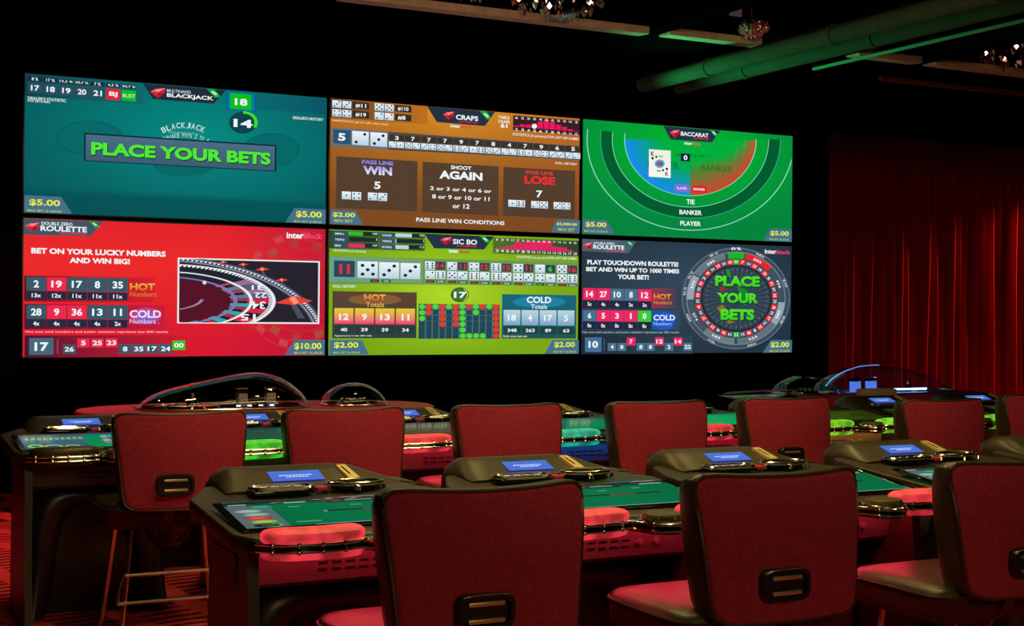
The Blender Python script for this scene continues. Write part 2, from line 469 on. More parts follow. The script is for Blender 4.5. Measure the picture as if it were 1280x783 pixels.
def pic_craps():
    c = Canvas([(30, 52), (1247, 145), (1243, 716), (28, 670)])
    c.bg(lambda u, v: mixc(mixc((222, 145, 35), (196, 112, 30), abs(u-.45)*2), (126, 74, 34), v*1.25), 20, 14)
    c.hrect(30, 53, 500, 178, (70, 52, 44), (190, 112, 30))
    for k, (x, y, a, b, t) in enumerate(((38, 60, 3, 3, '#11'), (38, 104, 4, 4, '#19'), (243, 74, 5, 5, '#110'), (243, 118, 2, 2, '#8'))):
        c.die(x, y, x+44, y+39, a); c.die(x+49, y+4, x+92, y+42, b)
        c.rect(x+98, y+8, x+178, y+46, (52, 42, 40)); c.text(t, x+112, y+16, x+(164 if k != 3 else 150), y+40, WHITE, .012)
    c.text('HARDWAYS (# of rolls since last)', 38, 155, 308, 186, (250, 225, 180), .004)
    c.poly([(497, 88), (830, 114), (780, 184), (545, 166)], NAVY); gem(c, 575, 114, 630, 156)
    c.text('CRAPS', 638, 128, 747, 160, WHITE, .016); c.text('AUTOMATED', 650, 158, 745, 172, (230, 50, 70), .006); ribbon(c, [(752, 108), (790, 112), (812, 150), (790, 152)])
    c.text('inter', 612, 176, 660, 194, WHITE, .014); c.text('block', 662, 179, 715, 198, (225, 60, 60), .014)
    c.text('TABLE', 845, 132, 900, 150, WHITE, .008); c.text('CRAPS', 845, 153, 902, 172, WHITE, .008); c.text('61', 857, 170, 890, 194, WHITE, .016)
    c.rect(918, 130, 1246, 226, (52, 32, 38))
    hs = (6, 14, 15, 22, 34, 44, 36, 26, 18, 9, 3)
    for i in range(11):
        x = 922+i*29.4; y0 = 186+i*2.3
        c.rect(x, y0-hs[i]*1.05, x+25, y0+1, (240, 20, 95))
        c.text(('6', '22', '24', '35', '45', '55', '42', '35', '24', '16', '2')[i], x+6, 136+i*2, x+20, 148+i*2, WHITE, .006)
        c.text(('2', '3', '4', '5', '6', '7', '8', '9', '10', '11', '12')[i], x+6, y0+7, x+20, y0+20, WHITE, .006)
    c.ell(1022, 184, 13, 12, WHITE, n=16)
    c.text('STATISTICS (in percent) FOR LAST 200 GAMES', 915, 217, 1240, 256, WHITE, .003)
    c.poly([(32, 193), (1246, 282), (1246, 352), (30, 290)], (110, 110, 108)); c.poly([(310, 215), (1246, 284), (1246, 350), (308, 304)], (88, 72, 62))
    c.rect(42, 204, 126, 278, (38, 84, 118)); c.text('5', 66, 222, 102, 262, WHITE, .02)
    c.die(134, 211, 214, 284, 2); c.die(222, 217, 303, 291, 3)
    for i, (n, a, b) in enumerate(((3, 2, 1), (7, 5, 2), (7, 3, 4), (7, 5, 2), (9, 6, 3), (7, 1, 6), (8, 5, 3), (4, 2, 2), (7, 6, 1), (9, 5, 4), (6, 3, 3), (5, 3, 2))):
        x = 312+i*78.3; y = 231+i*4.6
        c.rect(x, y-3, x+74, y+30, (56, 50, 46)); c.text(str(n), x+29, y+4, x+47, y+25, WHITE, .014)
        c.die(x, y+31, x+35, y+63, a); c.die(x+38, y+33, x+73, y+65, b)
    c.text('ROLL HISTORY', 1124, 360, 1230, 377, WHITE, .006)
    for q in ([(57, 337), (450, 360), (448, 608), (55, 590)], [(475, 362), (846, 384), (843, 628), (473, 610)], [(869, 386), (1221, 405), (1219, 643), (867, 627)]):
        c.poly(q, (84, 62, 46))
    c.text('PASS LINE', 180, 353, 332, 381, (120, 125, 235), .014, (160, 160, 245)); c.text('WIN', 186, 383, 326, 432, (150, 150, 245), .022, (235, 235, 250))
    c.text('5', 240, 460, 271, 498, WHITE, .014)
    for x, y, a, b in ((84, 509, 1, 4), (210, 514, 2, 3)): c.die(x, y, x+44, y+40, a); c.die(x+49, y+2, x+93, y+43, b)
    c.text('SHOOT', 612, 379, 712, 404, WHITE, .014); c.text('AGAIN', 556, 404, 766, 456, WHITE, .022)
    c.text('2 or 3 or 4 or 6 or', 511, 482, 811, 516, WHITE, .012); c.text('8 or 9 or 10 or 11', 521, 522, 801, 556, WHITE, .012); c.text('or 12', 621, 567, 704, 594, WHITE, .012)
    c.text('PASS LINE', 979, 402, 1112, 428, (235, 55, 60), .014); c.text('LOSE', 972, 428, 1122, 476, (240, 45, 50), .022); c.text('7', 1030, 502, 1060, 538, WHITE, .014)
    for x, y, a, b in ((893, 548, 1, 6), (1005, 554, 2, 5), (1115, 559, 3, 4)): c.die(x, y, x+40, y+36, a); c.die(x+43, y+2, x+82, y+38, b)
    c.text('PASS LINE WIN CONDITIONS', 444, 637, 874, 674, WHITE, .012)
    price(c, [(30, 598), (150, 605), (186, 672), (28, 668)], '$2.00', 'MIN BET', (40, 611, 148, 640), (48, 645, 138, 663))
    price(c, [(1132, 645), (1245, 650), (1243, 714), (1102, 707)], '$2,000.00', 'MAX BET', (1130, 660, 1230, 679), (1138, 686, 1220, 705))
    return c

def pic_baccarat():
    q = [(47, 40), (1212, 125), (1208, 714), (46, 683)]
    c = Canvas(q)
    def f(u, v):
        return mixc((0, 190, 45), (4, 132, 62), math.hypot((u-.5)*1.5, (v-.22)*1.5))
    c.bg(f, 24, 14)
    box = (49, 60, 1206, 700)
    cx, cy = 645, 150
    c.ell(cx, cy, 499, 437, (0, 92, 46), 89, 276, .865, 60, clip=box)
    for rx, ry, col, th in ((578, 507, (140, 225, 195), .991), (502, 440, (50, 175, 135), .992), (437, 378, (110, 215, 175), .990), (368, 315, (130, 225, 190), .988)):
        c.ell(cx, cy, rx, ry, col, 89, 276, th, 60, clip=box)
    # betting half-disc: blue to the left, red to the right, blended towards the green centre
    for half, a0, col in ((0, 180, (20, 140, 235)), (1, 90, (205, 70, 45))):
        nx, n = 10, 30; pts = []; cols = []; fs = []
        for i in range(nx+1):
            for k in range(n+1):
                a = R(a0+90*k/n); rr = i/nx
                pts.append(c.P(cx+363*rr*math.sin(a), cy+2-310*rr*math.cos(a)))
                st = .45 if half == 0 else .85-.45*min(1, k/n*1.6)
                edge = max(0, (rr-st)/(1-st))**.8
                cols.append(lin(mixc((0, 175, 60), col, edge)))
        for i in range(nx):
            for k in range(n):
                b = i*(n+1)+k; fs.append((b, b+1, b+n+2, b+n+1))
        c._add(pts, fs, cols)
    c.rect(648, 290, 651, 462, (40, 130, 80))
    c.poly([(495, 75), (812, 98), (765, 164), (535, 150)], NAVY); gem(c, 530, 97, 585, 140)
    c.text('BACCARAT', 592, 104, 746, 138, WHITE, .014); c.text('AUTOMATED', 660, 136, 748, 152, (230, 50, 70), .006); ribbon(c, [(750, 93), (775, 96), (800, 128), (785, 132)])
    c.text('inter', 612, 162, 655, 180, WHITE, .014); c.text('block', 657, 165, 702, 183, (225, 60, 60), .014)
    c.text('TIE PAYS 8 TO 1', 560, 226, 738, 252, (0, 100, 30), .006)
    c.text('PLAYER', 410, 270, 583, 318, (0, 110, 60), .004); c.text('BANKER', 706, 288, 880, 332, (60, 110, 30), .006)
    c.rect(415, 205, 536, 365, (235, 240, 225), (250, 245, 245))
    c.text('K', 426, 217, 445, 244, (20, 30, 70), .014); c.ell(435, 256, 7, 8, (20, 25, 60), n=10); c.ell(456, 248, 6, 7, (20, 25, 60), n=10)
    c.text('K', 506, 330, 525, 355, (20, 30, 70), .014); c.ell(515, 315, 7, 8, (20, 25, 60), n=10); c.ell(494, 322, 6, 7, (20, 25, 60), n=10)
    c.ell(475, 286, 28, 24, (90, 170, 215), n=20); c.ell(475, 286, 18, 13, (40, 90, 150), n=14); c.ell(473, 286, 8, 18, (190, 80, 70), n=12); c.rect(468, 240, 492, 250, (140, 190, 90)); c.rect(459, 320, 482, 332, (140, 190, 90))
    c.rect(592, 226, 643, 273, (16, 30, 66)); c.text('0', 608, 236, 629, 265, WHITE, .016)
    c.rect(560, 400, 639, 442, (135, 105, 215)); c.text('PLAYER', 571, 414, 627, 430, WHITE, .008); c.rect(656, 405, 737, 446, (220, 35, 40)); c.text('BANKER', 664, 418, 727, 435, WHITE, .008)
    c.text('TIE', 625, 483, 670, 511, WHITE, .014); c.text('BANKER', 586, 541, 710, 571, WHITE, .014); c.text('PLAYER', 591, 603, 705, 632, WHITE, .014)
    price(c, [(47, 600), (182, 606), (226, 680), (46, 677)], '$5.00', 'MAX BET: $5,000.00', (64, 614, 180, 648), (57, 660, 188, 676))
    price(c, [(1090, 641), (1209, 645), (1208, 712), (1053, 708)], '$5.00', 'MAX BET: $5,000.00', (1090, 652, 1192, 684), (1085, 694, 1190, 708))
    return c

def cells(c, items, cnt, x0, y0, w_, dx, h_, dy, h2):
    for i, ((t, col), k) in enumerate(zip(items, cnt)):
        x = x0+i*dx; y = y0+i*dy
        c.rect(x, y, x+w_, y+h_, col)
        tw = w_*.27*len(t)
        c.text(t, x+w_/2-tw/2, y+h_*.24, x+w_/2+tw/2, y+h_*.76, WHITE, .016)
        c.rect(x, y+h_+2, x+w_, y+h_+h2, (34, 40, 62))
        kw = w_*.16*len(k)
        c.text(k, x+w_/2-kw/2, y+h_+h2*.28, x+w_/2+kw/2, y+h_+h2*.78, WHITE, .012)

TEALC = (50, 88, 106); RC = (235, 40, 75); GC = (40, 200, 30)
def pic_roulette_red():
    c = Canvas([(37, 40), (1248, 85), (1243, 590), (28, 598)])
    c.bg(lambda u, v: mixc(mixc((236, 42, 40), (214, 24, 48), abs(v-.3)*1.6), (170, 20, 60), max(0, u-.62)*1.5), 20, 12)
    # faint ghosted wheel behind the right hand end
    box = (40, 85, 1240, 588)
    for rr in (1.0, .86, .70, .55):
        c.ell(1150, 330, 245*rr, 240*rr, (200, 44, 62), n=50, r0=.975, clip=box)
    for k in range(26):
        a = k*360/26
        if k % 2: c.ell(1150, 330, 245*.84, 240*.84, (185, 52, 50) if k % 4 == 1 else (176, 70, 60), a, a+11, .86, 4, clip=box)
        else: c.ell(1150, 330, 245*.97, 240*.97, (205, 66, 72), a, a+9, .9, 4, clip=box)
    c.hrect(37, 270, 560, 378, (90, 14, 34), (214, 30, 45)); c.hrect(37, 384, 600, 486, (90, 14, 40), (200, 28, 62))
    c.hrect(37, 510, 690, 595, (70, 18, 44), (205, 26, 50))
    c.poly([(37, 41), (356, 54), (305, 112), (36, 106)], (62, 84, 102)); gem(c, 40, 58, 100, 97)
    c.text('DOUBLE ZERO', 108, 54, 232, 71, WHITE, .006); c.text('ROULETTE', 104, 69, 290, 97, WHITE, .016); c.text('AUTOMATED', 180, 93, 290, 107, (240, 50, 90), .008); ribbon(c, [(300, 52), (322, 54), (344, 76), (322, 78)])
    c.text('BET ON YOUR LUCKY NUMBERS', 66, 158, 606, 195, WHITE, .022); c.text('AND WIN BIG!', 220, 197, 462, 225, WHITE, .022)
    c.text('inter', 1092, 97, 1160, 123, WHITE, .016); c.text('block', 1161, 99, 1234, 125, (250, 70, 110), .016)
    cells(c, (('2', TEALC), ('19', RC), ('17', TEALC), ('8', TEALC), ('35', TEALC)), ('13x', '12x', '11x', '11x', '11x'), 46, 275, 78, 82, 56, 1.2, 34)
    cells(c, (('28', TEALC), ('9', RC), ('36', RC), ('13', TEALC), ('11', TEALC)), ('4x', '4x', '4x', '4x', '2x'), 45, 388, 78, 82, 56, .3, 34)
    c.text('HOT', 462, 300, 562, 330, (235, 200, 60), .016, (215, 110, 40)); c.text('Numbers', 462, 334, 567, 355, (215, 120, 40), .006)
    c.ell(525, 432, 62, 34, (196, 60, 130), n=24); c.ell(525, 436, 44, 24, (150, 90, 190), n=24)
    c.text('COLD', 460, 408, 586, 440, (235, 225, 250), .016); c.text('Numbers .', 460, 444, 578, 463, (215, 195, 245), .006)
    c.text('Hot and cold numbers and poker statistics represent last 200 results', 40, 491, 614, 502, (250, 200, 205), .004)
    c.rect(55, 521, 152, 588, (66, 104, 122)); c.text('17', 76, 538, 132, 573, WHITE, .018); c.rect(166, 526, 172, 584, (150, 60, 80))
    for t, x, y, col in (('26', 191, 547, TEALC), ('5', 248, 522, RC), ('25', 304, 522, RC), ('23', 361, 521, RC), ('8', 416, 546, TEALC), ('35', 471, 546, TEALC), ('17', 525, 545, TEALC), ('24', 579, 545, TEALC), ('00', 632, 531, GC)):
        c.rect(x, y, x+50, y+37, col); tw = 14*len(t); c.text(t, x+25-tw/1.5, y+9, x+25+tw/1.5, y+28, WHITE, .014)
    # the window with the wheel
    c.rect(654, 198, 1222, 464, (240, 235, 238)); c.rect(661, 204, 1216, 458, (36, 34, 46))
    b = (661, 204, 1216, 458)
    c.ell(560, 520, 690, 330, (58, 62, 78), n=80, r0=.93, clip=b)
    for rr in (.985, .95): c.ell(560, 520, 690*rr, 330*rr, (140, 146, 168), n=90, r0=.988, clip=b)
    for k in range(90): c.ell(560, 520, 672, 321, (235, 235, 245), k*1.6, k*1.6+.8, .985, 2, clip=b)
    X, Y, A, B = 585, 372, 462, 150
    c.ell(X, Y, A, B, (30, 34, 48), n=80, clip=b)
    c.ell(X, Y, A, B, (225, 225, 235), n=90, r0=.972, clip=b)
    for k in range(60): c.ell(X, Y, A*.985, B*.985, (250, 250, 255), k*2.4, k*2.4+1.3, .95, 2, clip=b)
    for k in range(15):
        c.ell(X, Y, A*.94, B*.94, ((214, 36, 78), (26, 30, 42))[k % 2] if k > 3 else ((150, 110, 150), (90, 90, 120))[k % 2], 52+k*8.6, 60+k*8.6, .80, 6, clip=b)
    c.ell(X, Y, A*.80, B*.80, (238, 238, 242), n=90, r0=.965, clip=b)
    for k in range(14):
        a = 50+k*9
        c.ell(X, Y, A*.77, B*.77, ((205, 40, 62), (50, 168, 168))[k % 2] if k > 3 else ((190, 60, 90), (100, 120, 150))[k % 2], a, a+(3.6 if k % 2 == 0 else 7.5), .68, 8, clip=b)
    c.ell(X, Y, A*.665, B*.665, (128, 118, 178), n=70, r0=.95, clip=b); c.ell(X, Y, A*.61, B*.61, (84, 18, 38), n=50, clip=b)
    for k in range(20): c.ell(X-40, Y-10, A*.46, B*.36, (200, 170, 215), 95+k*4, 97+k*4, .93, 2, clip=b)
    for t, x0, y0, x1, y1 in (('34', 950, 374, 1004, 404), ('22', 962, 338, 1010, 360), ('31', 950, 308, 996, 328), ('15', 905, 424, 965, 450)): c.text(t, x1, y1, x0, y0, WHITE, .010)
    for x, y, s_ in ((1120, 372, 1.0), (1070, 288, .35), (992, 245, .4), (915, 226, .3), (835, 216, .25)):
        c.poly([(x-75*s_, y+8*s_), (x, y-22*s_), (x+75*s_, y), (x, y+16*s_)], (230, 66, 50)); c.poly([(x-20*s_, y-8*s_), (x, y-20*s_), (x+20*s_, y+6*s_), (x, y+14*s_)], (250, 150, 120))
        c.poly([(x-14*s_, y+16*s_), (x+10*s_, y+16*s_), (x+44*s_, y+70*s_), (x+16*s_, y+70*s_)], (70, 80, 96))
    c.ell(760, 298, 8, 8, (225, 215, 215), n=12)
    price(c, [(1122, 528), (1243, 528), (1242, 588), (1082, 588)], '$10.00', 'MAX BET: $1,000.00', (1120, 540, 1229, 568), (1120, 575, 1232, 586))
    return c

def pic_sicbo():
    c = Canvas([(20, 28), (1243, 72), (1235, 642), (10, 645)])
    c.bg(lambda u, v: mixc((176, 218, 40), (122, 168, 22), math.hypot((u-.45)*1.3, (v-.5)*1.1)*1.7), 20, 12)
    c.hrect(20, 32, 480, 134, (44, 74, 50), (84, 120, 44)); c.hrect(820, 68, 1242, 158, (84, 110, 40), (44, 66, 50))
    for i, (a, col, w_, n) in enumerate((('SMALL', (40, 190, 50), 72, '108'), ('TRIPLE', (60, 80, 70), 5, '5'), ('BIG', (240, 40, 110), 80, '107'))):
        for k, (dx, t2, col2, w2, n2) in enumerate(((0, a, col, w_, n), (230, ('ODD', 'TRIPLE', 'EVEN')[i], (190, 212, 220), (80, 4, 64)[i], ('103', '5', '112')[i]))):
            x = 40+dx; y = 36+i*29+k*8
            c.rect(x, y, x+66, y+24, (46, 80, 110)); c.text(t2, x+6, y+7, x+(52 if t2 != 'BIG' else 34), y+18, WHITE, .006)
            c.rect(x+70, y, x+215, y+25, (24, 46, 40)); c.rect(x+71, y+2, x+71+w2, y+23, col2); c.text(n2, x+214-8*len(n2), y+8, x+212, y+18, WHITE, .004)
    c.text('STATISTICS (in percent)', 38, 126, 196, 144, WHITE, .004)
    c.poly([(482, 48), (824, 62), (775, 126), (530, 120)], NAVY); gem(c, 560, 66, 616, 104)
    c.text('SIC BO', 622, 74, 740, 103, WHITE, .014); c.text('AUTOMATED', 640, 103, 738, 116, (230, 50, 70), .006); ribbon(c, [(752, 58), (780, 60), (806, 90), (785, 94)])
    c.text('inter', 602, 124, 650, 143, WHITE, .014); c.text('block', 652, 126, 704, 146, (190, 50, 50), .014)
    hs = (2, 6, 12, 22, 42, 34, 48, 44, 46, 52, 52, 24, 22, 20, 9, 2)
    for i in range(16):
        x = 827+i*25.7; y = 122+i*1.1
        c.rect(x, y-hs[i]*.95, x+22, y, (240, 25, 105)); c.text(str(i+3), x+4, y+3, x+19, y+16, WHITE, .004)
        c.text(('1', '3', '9', '13', '27', '22', '33', '25', '34', '33', '35', '17', '14', '12', '4', '0')[i], x+5, y-50, x+18, y-40, WHITE, .003)
    c.text('STATISTICS (in percent) FOR LAST 200 GAMES', 935, 157, 1230, 180, WHITE, .003)
    c.poly([(20, 158), (1241, 190), (1240, 306), (18, 294)], (106, 150, 84)); c.hrect(20, 160, 470, 292, (104, 160, 140), (120, 160, 96))
    c.rect(40, 180, 140, 262, (38, 70, 92)); c.text('11', 60, 198, 122, 246, (235, 45, 55), .022)
    c.die(155, 184, 252, 267, 5); c.die(260, 188, 356, 270, 3); c.die(364, 192, 459, 272, 3)
    c.rect(216, 272, 258, 288, (60, 50, 40)); c.text('BIG', 226, 276, 248, 285, (235, 60, 60), .006); c.rect(272, 273, 314, 289, (40, 70, 50)); c.text('ODD', 280, 277, 306, 286, WHITE, .004)
    for i, (n, a, b, d) in enumerate(((14, 6, 2, 6), (11, 3, 5, 3), (12, 4, 6, 2), (15, 6, 6, 3), (11, 4, 4, 3), (6, 1, 4, 1), (16, 5, 5, 6))):
        x = 484+i*108; y = 184+i*3.2
        c.die(x, y, x+47, y+42, a); c.rect(x+52, y+2, x+98, y+42, (42, 66, 80)); c.text(str(n), x+58 if n > 9 else x+64, y+9, x+93 if n > 9 else x+84, y+35, (235, 45, 55) if n != 6 else (60, 210, 60), .016)
        c.die(x, y+46, x+47, y+87, b); c.die(x+52, y+47, x+98, y+88, d)
        c.rect(x+6, y+92, x+44, y+106, (50, 60, 36)); c.text('BIG' if n != 6 else 'SMALL', x+12, y+95, x+38, y+104, (235, 60, 60) if n != 6 else (60, 220, 70), .004); c.rect(x+54, y+93, x+96, y+107, (40, 70, 46)); c.text('EVEN' if i % 2 == 0 else 'ODD', x+60, y+96, x+90, y+105, WHITE, .004)
    c.text('ROLL HISTORY', 32, 300, 146, 314, WHITE, .005)
    c.rect(30, 330, 437, 562, (94, 66, 50), (44, 66, 64)); c.ell(235, 372, 130, 26, (130, 92, 52), n=24)
    c.text('HOT', 184, 345, 288, 379, (240, 190, 70), .016, (225, 70, 60)); c.text('Totals', 192, 384, 280, 409, (240, 180, 90), .006)
    for i, (t, n) in enumerate((('12', '40'), ('9', '39'), ('13', '39'), ('11', '34'))):
        x = 38+i*100; c.rect(x, 413+i, x+92, 492+i, (230, 205, 40), (238, 50, 120)); tw = 23*len(t); c.text(t, x+46-tw/2, 440+i, x+46+tw/2, 472+i, WHITE, .016)
        c.rect(x, 497+i, x+92, 538+i, (36, 62, 58)); c.text(n, x+29, 510+i, x+62, 528+i, WHITE, .012)
    c.text('Appearance in last 200 rolls', 37, 545, 218, 555, WHITE, .003)
    c.ell(651, 349, 45, 37, (60, 110, 40), n=30); c.ell(651, 349, 40, 33, (200, 235, 120), 30, 150, .9); c.text('17', 622, 334, 684, 366, WHITE, .02)
    c.rect(449, 393, 844, 566, (32, 70, 92))
    for i in range(1, 12): c.rect(449+i*32.9-1.2, 394, 449+i*32.9+1.2, 565, (84, 120, 96))
    for j in range(1, 6): c.rect(449, 393+j*28.6-1, 844, 393+j*28.6+1, (84, 120, 96))
    grid = {0: 'ggg', 1: 'rr', 2: 'g', 3: 'rrrr', 4: 'g', 5: 'rrrr', 6: 'gggggg', 7: 'r', 8: 'gg', 9: 'r', 10: 'g', 11: 'rrrrrr'}
    cells_ = [(i, j, ch) for i, s_ in grid.items() for j, ch in enumerate(s_)] + [(7, 5, 'g'), (8, 5, 'g'), (9, 5, 'g')]
    for i, j, ch in cells_: c.ell(449+(i+.5)*32.9, 393+(j+.5)*28.8, 14.5, 13, (80, 215, 55) if ch == 'g' else (232, 56, 44), n=16)
    c.rect(858, 346, 1222, 566, (20, 104, 124), (36, 84, 84)); c.ell(1040, 385, 130, 28, (30, 130, 165), n=24)
    c.text('COLD', 980, 358, 1100, 392, WHITE, .016); c.text('Totals', 1000, 397, 1080, 420, (220, 240, 245), .006)
    for i, (t, n) in enumerate((('18', '348'), ('4', '263'), ('17', '89'), ('5', '63'))):
        x = 865+i*89; c.rect(x, 424+i, x+82, 500+i, (190, 215, 225), (120, 165, 200)); tw = 20*len(t); c.text(t, x+41-tw/2, 447+i, x+41+tw/2, 478+i, WHITE, .014)
        c.rect(x, 505+i, x+82, 542+i, (30, 66, 66)); tw = 15*len(n); c.text(n, x+41-tw/2, 516+i, x+41+tw/2, 533+i, WHITE, .012)
    c.text('Rolls since last win', 863, 549, 980, 559, WHITE, .003)
    price(c, [(14, 570), (170, 571), (204, 641), (10, 643)], '$2.00', 'MAX BET: $1,000.00', (34, 580, 152, 612), (30, 626, 160, 638))
    price(c, [(1104, 574), (1236, 574), (1235, 640), (1066, 642)], '$2.00', 'MAX BET: $1,000.00', (1114, 583, 1216, 613), (1110, 626, 1220, 638))
    return c

def pic_roulette_dark():
    c = Canvas([(42, 40), (1208, 75), (1203, 665), (42, 678)])
    c.bg(lambda u, v: mixc((52, 74, 92), (34, 50, 64), math.hypot((u-.5), (v-.4))*1.5), 20, 12)
    c.hrect(42, 312, 590, 430, (70, 40, 60), (48, 66, 82)); c.hrect(42, 434, 590, 545, (36, 60, 110), (44, 66, 84)); c.hrect(42, 578, 660, 674, (28, 40, 56), (46, 66, 82))
    c.hrect(430, 312, 575, 424, (150, 50, 70), (48, 66, 82)); c.hrect(430, 436, 590, 542, (20, 90, 160), (46, 70, 90))
    c.poly([(43, 41), (342, 52), (300, 120), (42, 108)], (70, 96, 112)); gem(c, 48, 62, 100, 102)
    c.text('DOUBLE ZERO', 107, 57, 222, 72, WHITE, .005); c.text('ROULETTE', 104, 72, 276, 100, WHITE, .016); c.text('AUTOMATED', 176, 100, 278, 113, (240, 50, 90), .006); ribbon(c, [(286, 50), (304, 51), (330, 76), (312, 80)])
    c.text('PLAY TOUCHDOWN ROULETTE!', 72, 156, 577, 193, WHITE, .02); c.text('BET AND WIN UP TO 1000 TIMES', 66, 196, 582, 230, WHITE, .02); c.text('YOUR BET!', 241, 237, 413, 266, WHITE, .02)
    PK = (238, 40, 100)
    cells(c, (('14', PK), ('27', PK), ('10', SLATE), ('8', SLATE), ('12', PK)), ('5x', '4x', '4x', '3x', '3x'), 50, 314, 73, 76.3, 66, 1.2, 42)
    cells(c, (('6', SLATE), ('5', PK), ('3', PK), ('1', PK), ('0', (60, 205, 50))), ('0x', '0x', '0x', '0x', '0x'), 50, 436, 73, 76, 62, .4, 44)
    c.text('HOT', 441, 344, 537, 376, (240, 170, 50), .016, (230, 90, 60)); c.text('Numbers', 441, 382, 542, 402, (230, 130, 60), .006)
    c.ell(500, 495, 60, 50, (30, 90, 200), n=24); c.text('COLD', 440, 460, 560, 492, (225, 235, 250), .016); c.text('Numbers', 441, 500, 540, 519, (150, 190, 240), .006)
    c.text('Hot and cold numbers and poker statistics represent last 200 results', 46, 552, 582, 566, (170, 180, 190), .004)
    c.rect(62, 587, 154, 668, (70, 112, 150)); c.text('10', 82, 608, 134, 645, WHITE, .018); c.rect(166, 592, 170, 662, (80, 100, 116))
    for t, x, y, col in (('4', 188, 618, SLATE), ('8', 242, 618, SLATE), ('7', 293, 587, PK), ('8', 347, 617, SLATE), ('8', 400, 617, SLATE), ('12', 450, 586, PK), ('2', 503, 616, SLATE), ('14', 553, 586, PK), ('22', 606, 615, SLATE)):
        c.rect(x, y, x+48, y+44, col); tw = 13*len(t); c.text(t, x+24-tw/1.5, y+11, x+24+tw/1.5, y+33, WHITE, .014)
    cx, cy = 897, 366
    c.ell(cx, cy, 300, 282, (110, 128, 140), n=80); c.ell(cx, cy, 296, 278, (58, 76, 92), n=80); c.ell(cx, cy, 276, 259, (132, 146, 156), n=80, r0=.985)
    for k, (a0, a1, col) in enumerate(((-10, 10, (30, 180, 40)), (12, 47, (225, 40, 45)), (49, 92, (62, 82, 100)), (95, 125, (150, 165, 178)), (125, 178, (98, 112, 126)), (182, 222, (110, 124, 136)), (222, 266, (66, 84, 98)), (268, 300, (150, 164, 176)), (302, 346, (104, 118, 130)))):
        c.ell(cx, cy, 272, 256, col, a0, a1, .85, 14)
    for t, a in (('0%', 0), ('38%', 28), ('42%', 70), ('58%', 112), ('42%', 158), ('58%', 206), ('47%', 244), ('34%', 288), ('38%', 326)):
        rr = 1.08 if a == 0 else .93
        c.arctext(t, cx, cy, 272*rr, 256*rr, .055, a-6, a+6, WHITE, .012, inward=100 < a < 260)
    for t, a in (('RED', 28), ('BLACK', 72), ('EVEN', 116), ('ODD', 162), ('LOW', 208), ('HIGH', 246), ('3rd 12', 278), ('2nd 12', 298), ('1st 12', 334)):
        c.arctext(t, cx, cy, 288, 271, .04, a-5, a+5, WHITE, .003, inward=100 < a < 260)
    c.ell(cx, cy, 236, 222, (44, 60, 74), n=80)
    for k in range(38):
        a = k*360/38-4.7
        col = (30, 175, 40) if k in (0, 19) else ((222, 40, 48) if k % 2 else (62, 82, 96))
        c.ell(cx, cy, 232, 218, col, a, a+9, .86, 4)
        c.arctext(str((k*7) % 37) if k else '0', cx, cy, 216, 203, .075, a+1.4, a+7.6, WHITE, .006)
    c.ell(cx, cy, 196, 184, (20, 30, 38), n=60); c.ell(cx, cy, 190, 178, (46, 62, 76), n=60)
    for k in range(38): c.ell(cx, cy, 184, 172, (58, 76, 90), k*360/38, k*360/38+3.5, .25, 2)
    for k in range(38): c.ell(cx+170*math.sin(k*2*PI/38), cy-160*math.cos(k*2*PI/38), 3, 3, (120, 135, 146), n=6)
    c.poly([(835, 208), (858, 208), (866, 250), (846, 244)], (20, 150, 40)); c.poly([(900, 300), (955, 320), (950, 408), (930, 400)], (14, 140, 40)); c.poly([(785, 420), (820, 400), (885, 500), (850, 508)], (140, 110, 40)); c.poly([(800, 300), (840, 310), (810, 335)], (150, 50, 40))
    for t, b in (('PLACE', (777, 240, 1024, 302)), ('YOUR', (787, 335, 1016, 394)), ('BETS', (808, 426, 994, 487))):
        c.text(t, b[0]+4, b[1]+5, b[2]+4, b[3]+6, (10, 60, 30), .04); c.text(t, *b, (84, 230, 44), .028, (60, 200, 40))
    c.text('inter', 1052, 92, 1117, 118, WHITE, .014); c.text('block', 1119, 96, 1194, 120, (240, 60, 110), .014)
    price(c, [(1088, 596), (1205, 597), (1203, 664), (1042, 668)], '$2.00', 'MAX BET: $1,000.00', (1086, 608, 1188, 640), (1080, 652, 1192, 664))
    return c

# ------------------------------------------------------------------ the room
WD = 10.4                       # distance of the screen wall
_k = WD/10.0
floor = MB().use(M['carpet']); floor.box(-6, 16, -5, 13, -.1, 0); struct('floor', floor)
m = MB().use(M['wall']); m.box(-6, 16, 11.95, 12.15, 0, 4.3); struct('wall_back', m)
m = MB().use(M['wall']); m.box(-6.2, -6, -5, 12.15, 0, 4.3); struct('wall_left', m)
m = MB().use(M['wall']); m.box(16, 16.2, -5, 12.15, 0, 4.3); struct('wall_right', m)
# the black partition hung from the ceiling that carries the six screens
m = MB().use(M['wall']); m.box(1.15, 8.55, WD+.12, WD+.3, 1.0, 3.5); struct('wall_screens', m)
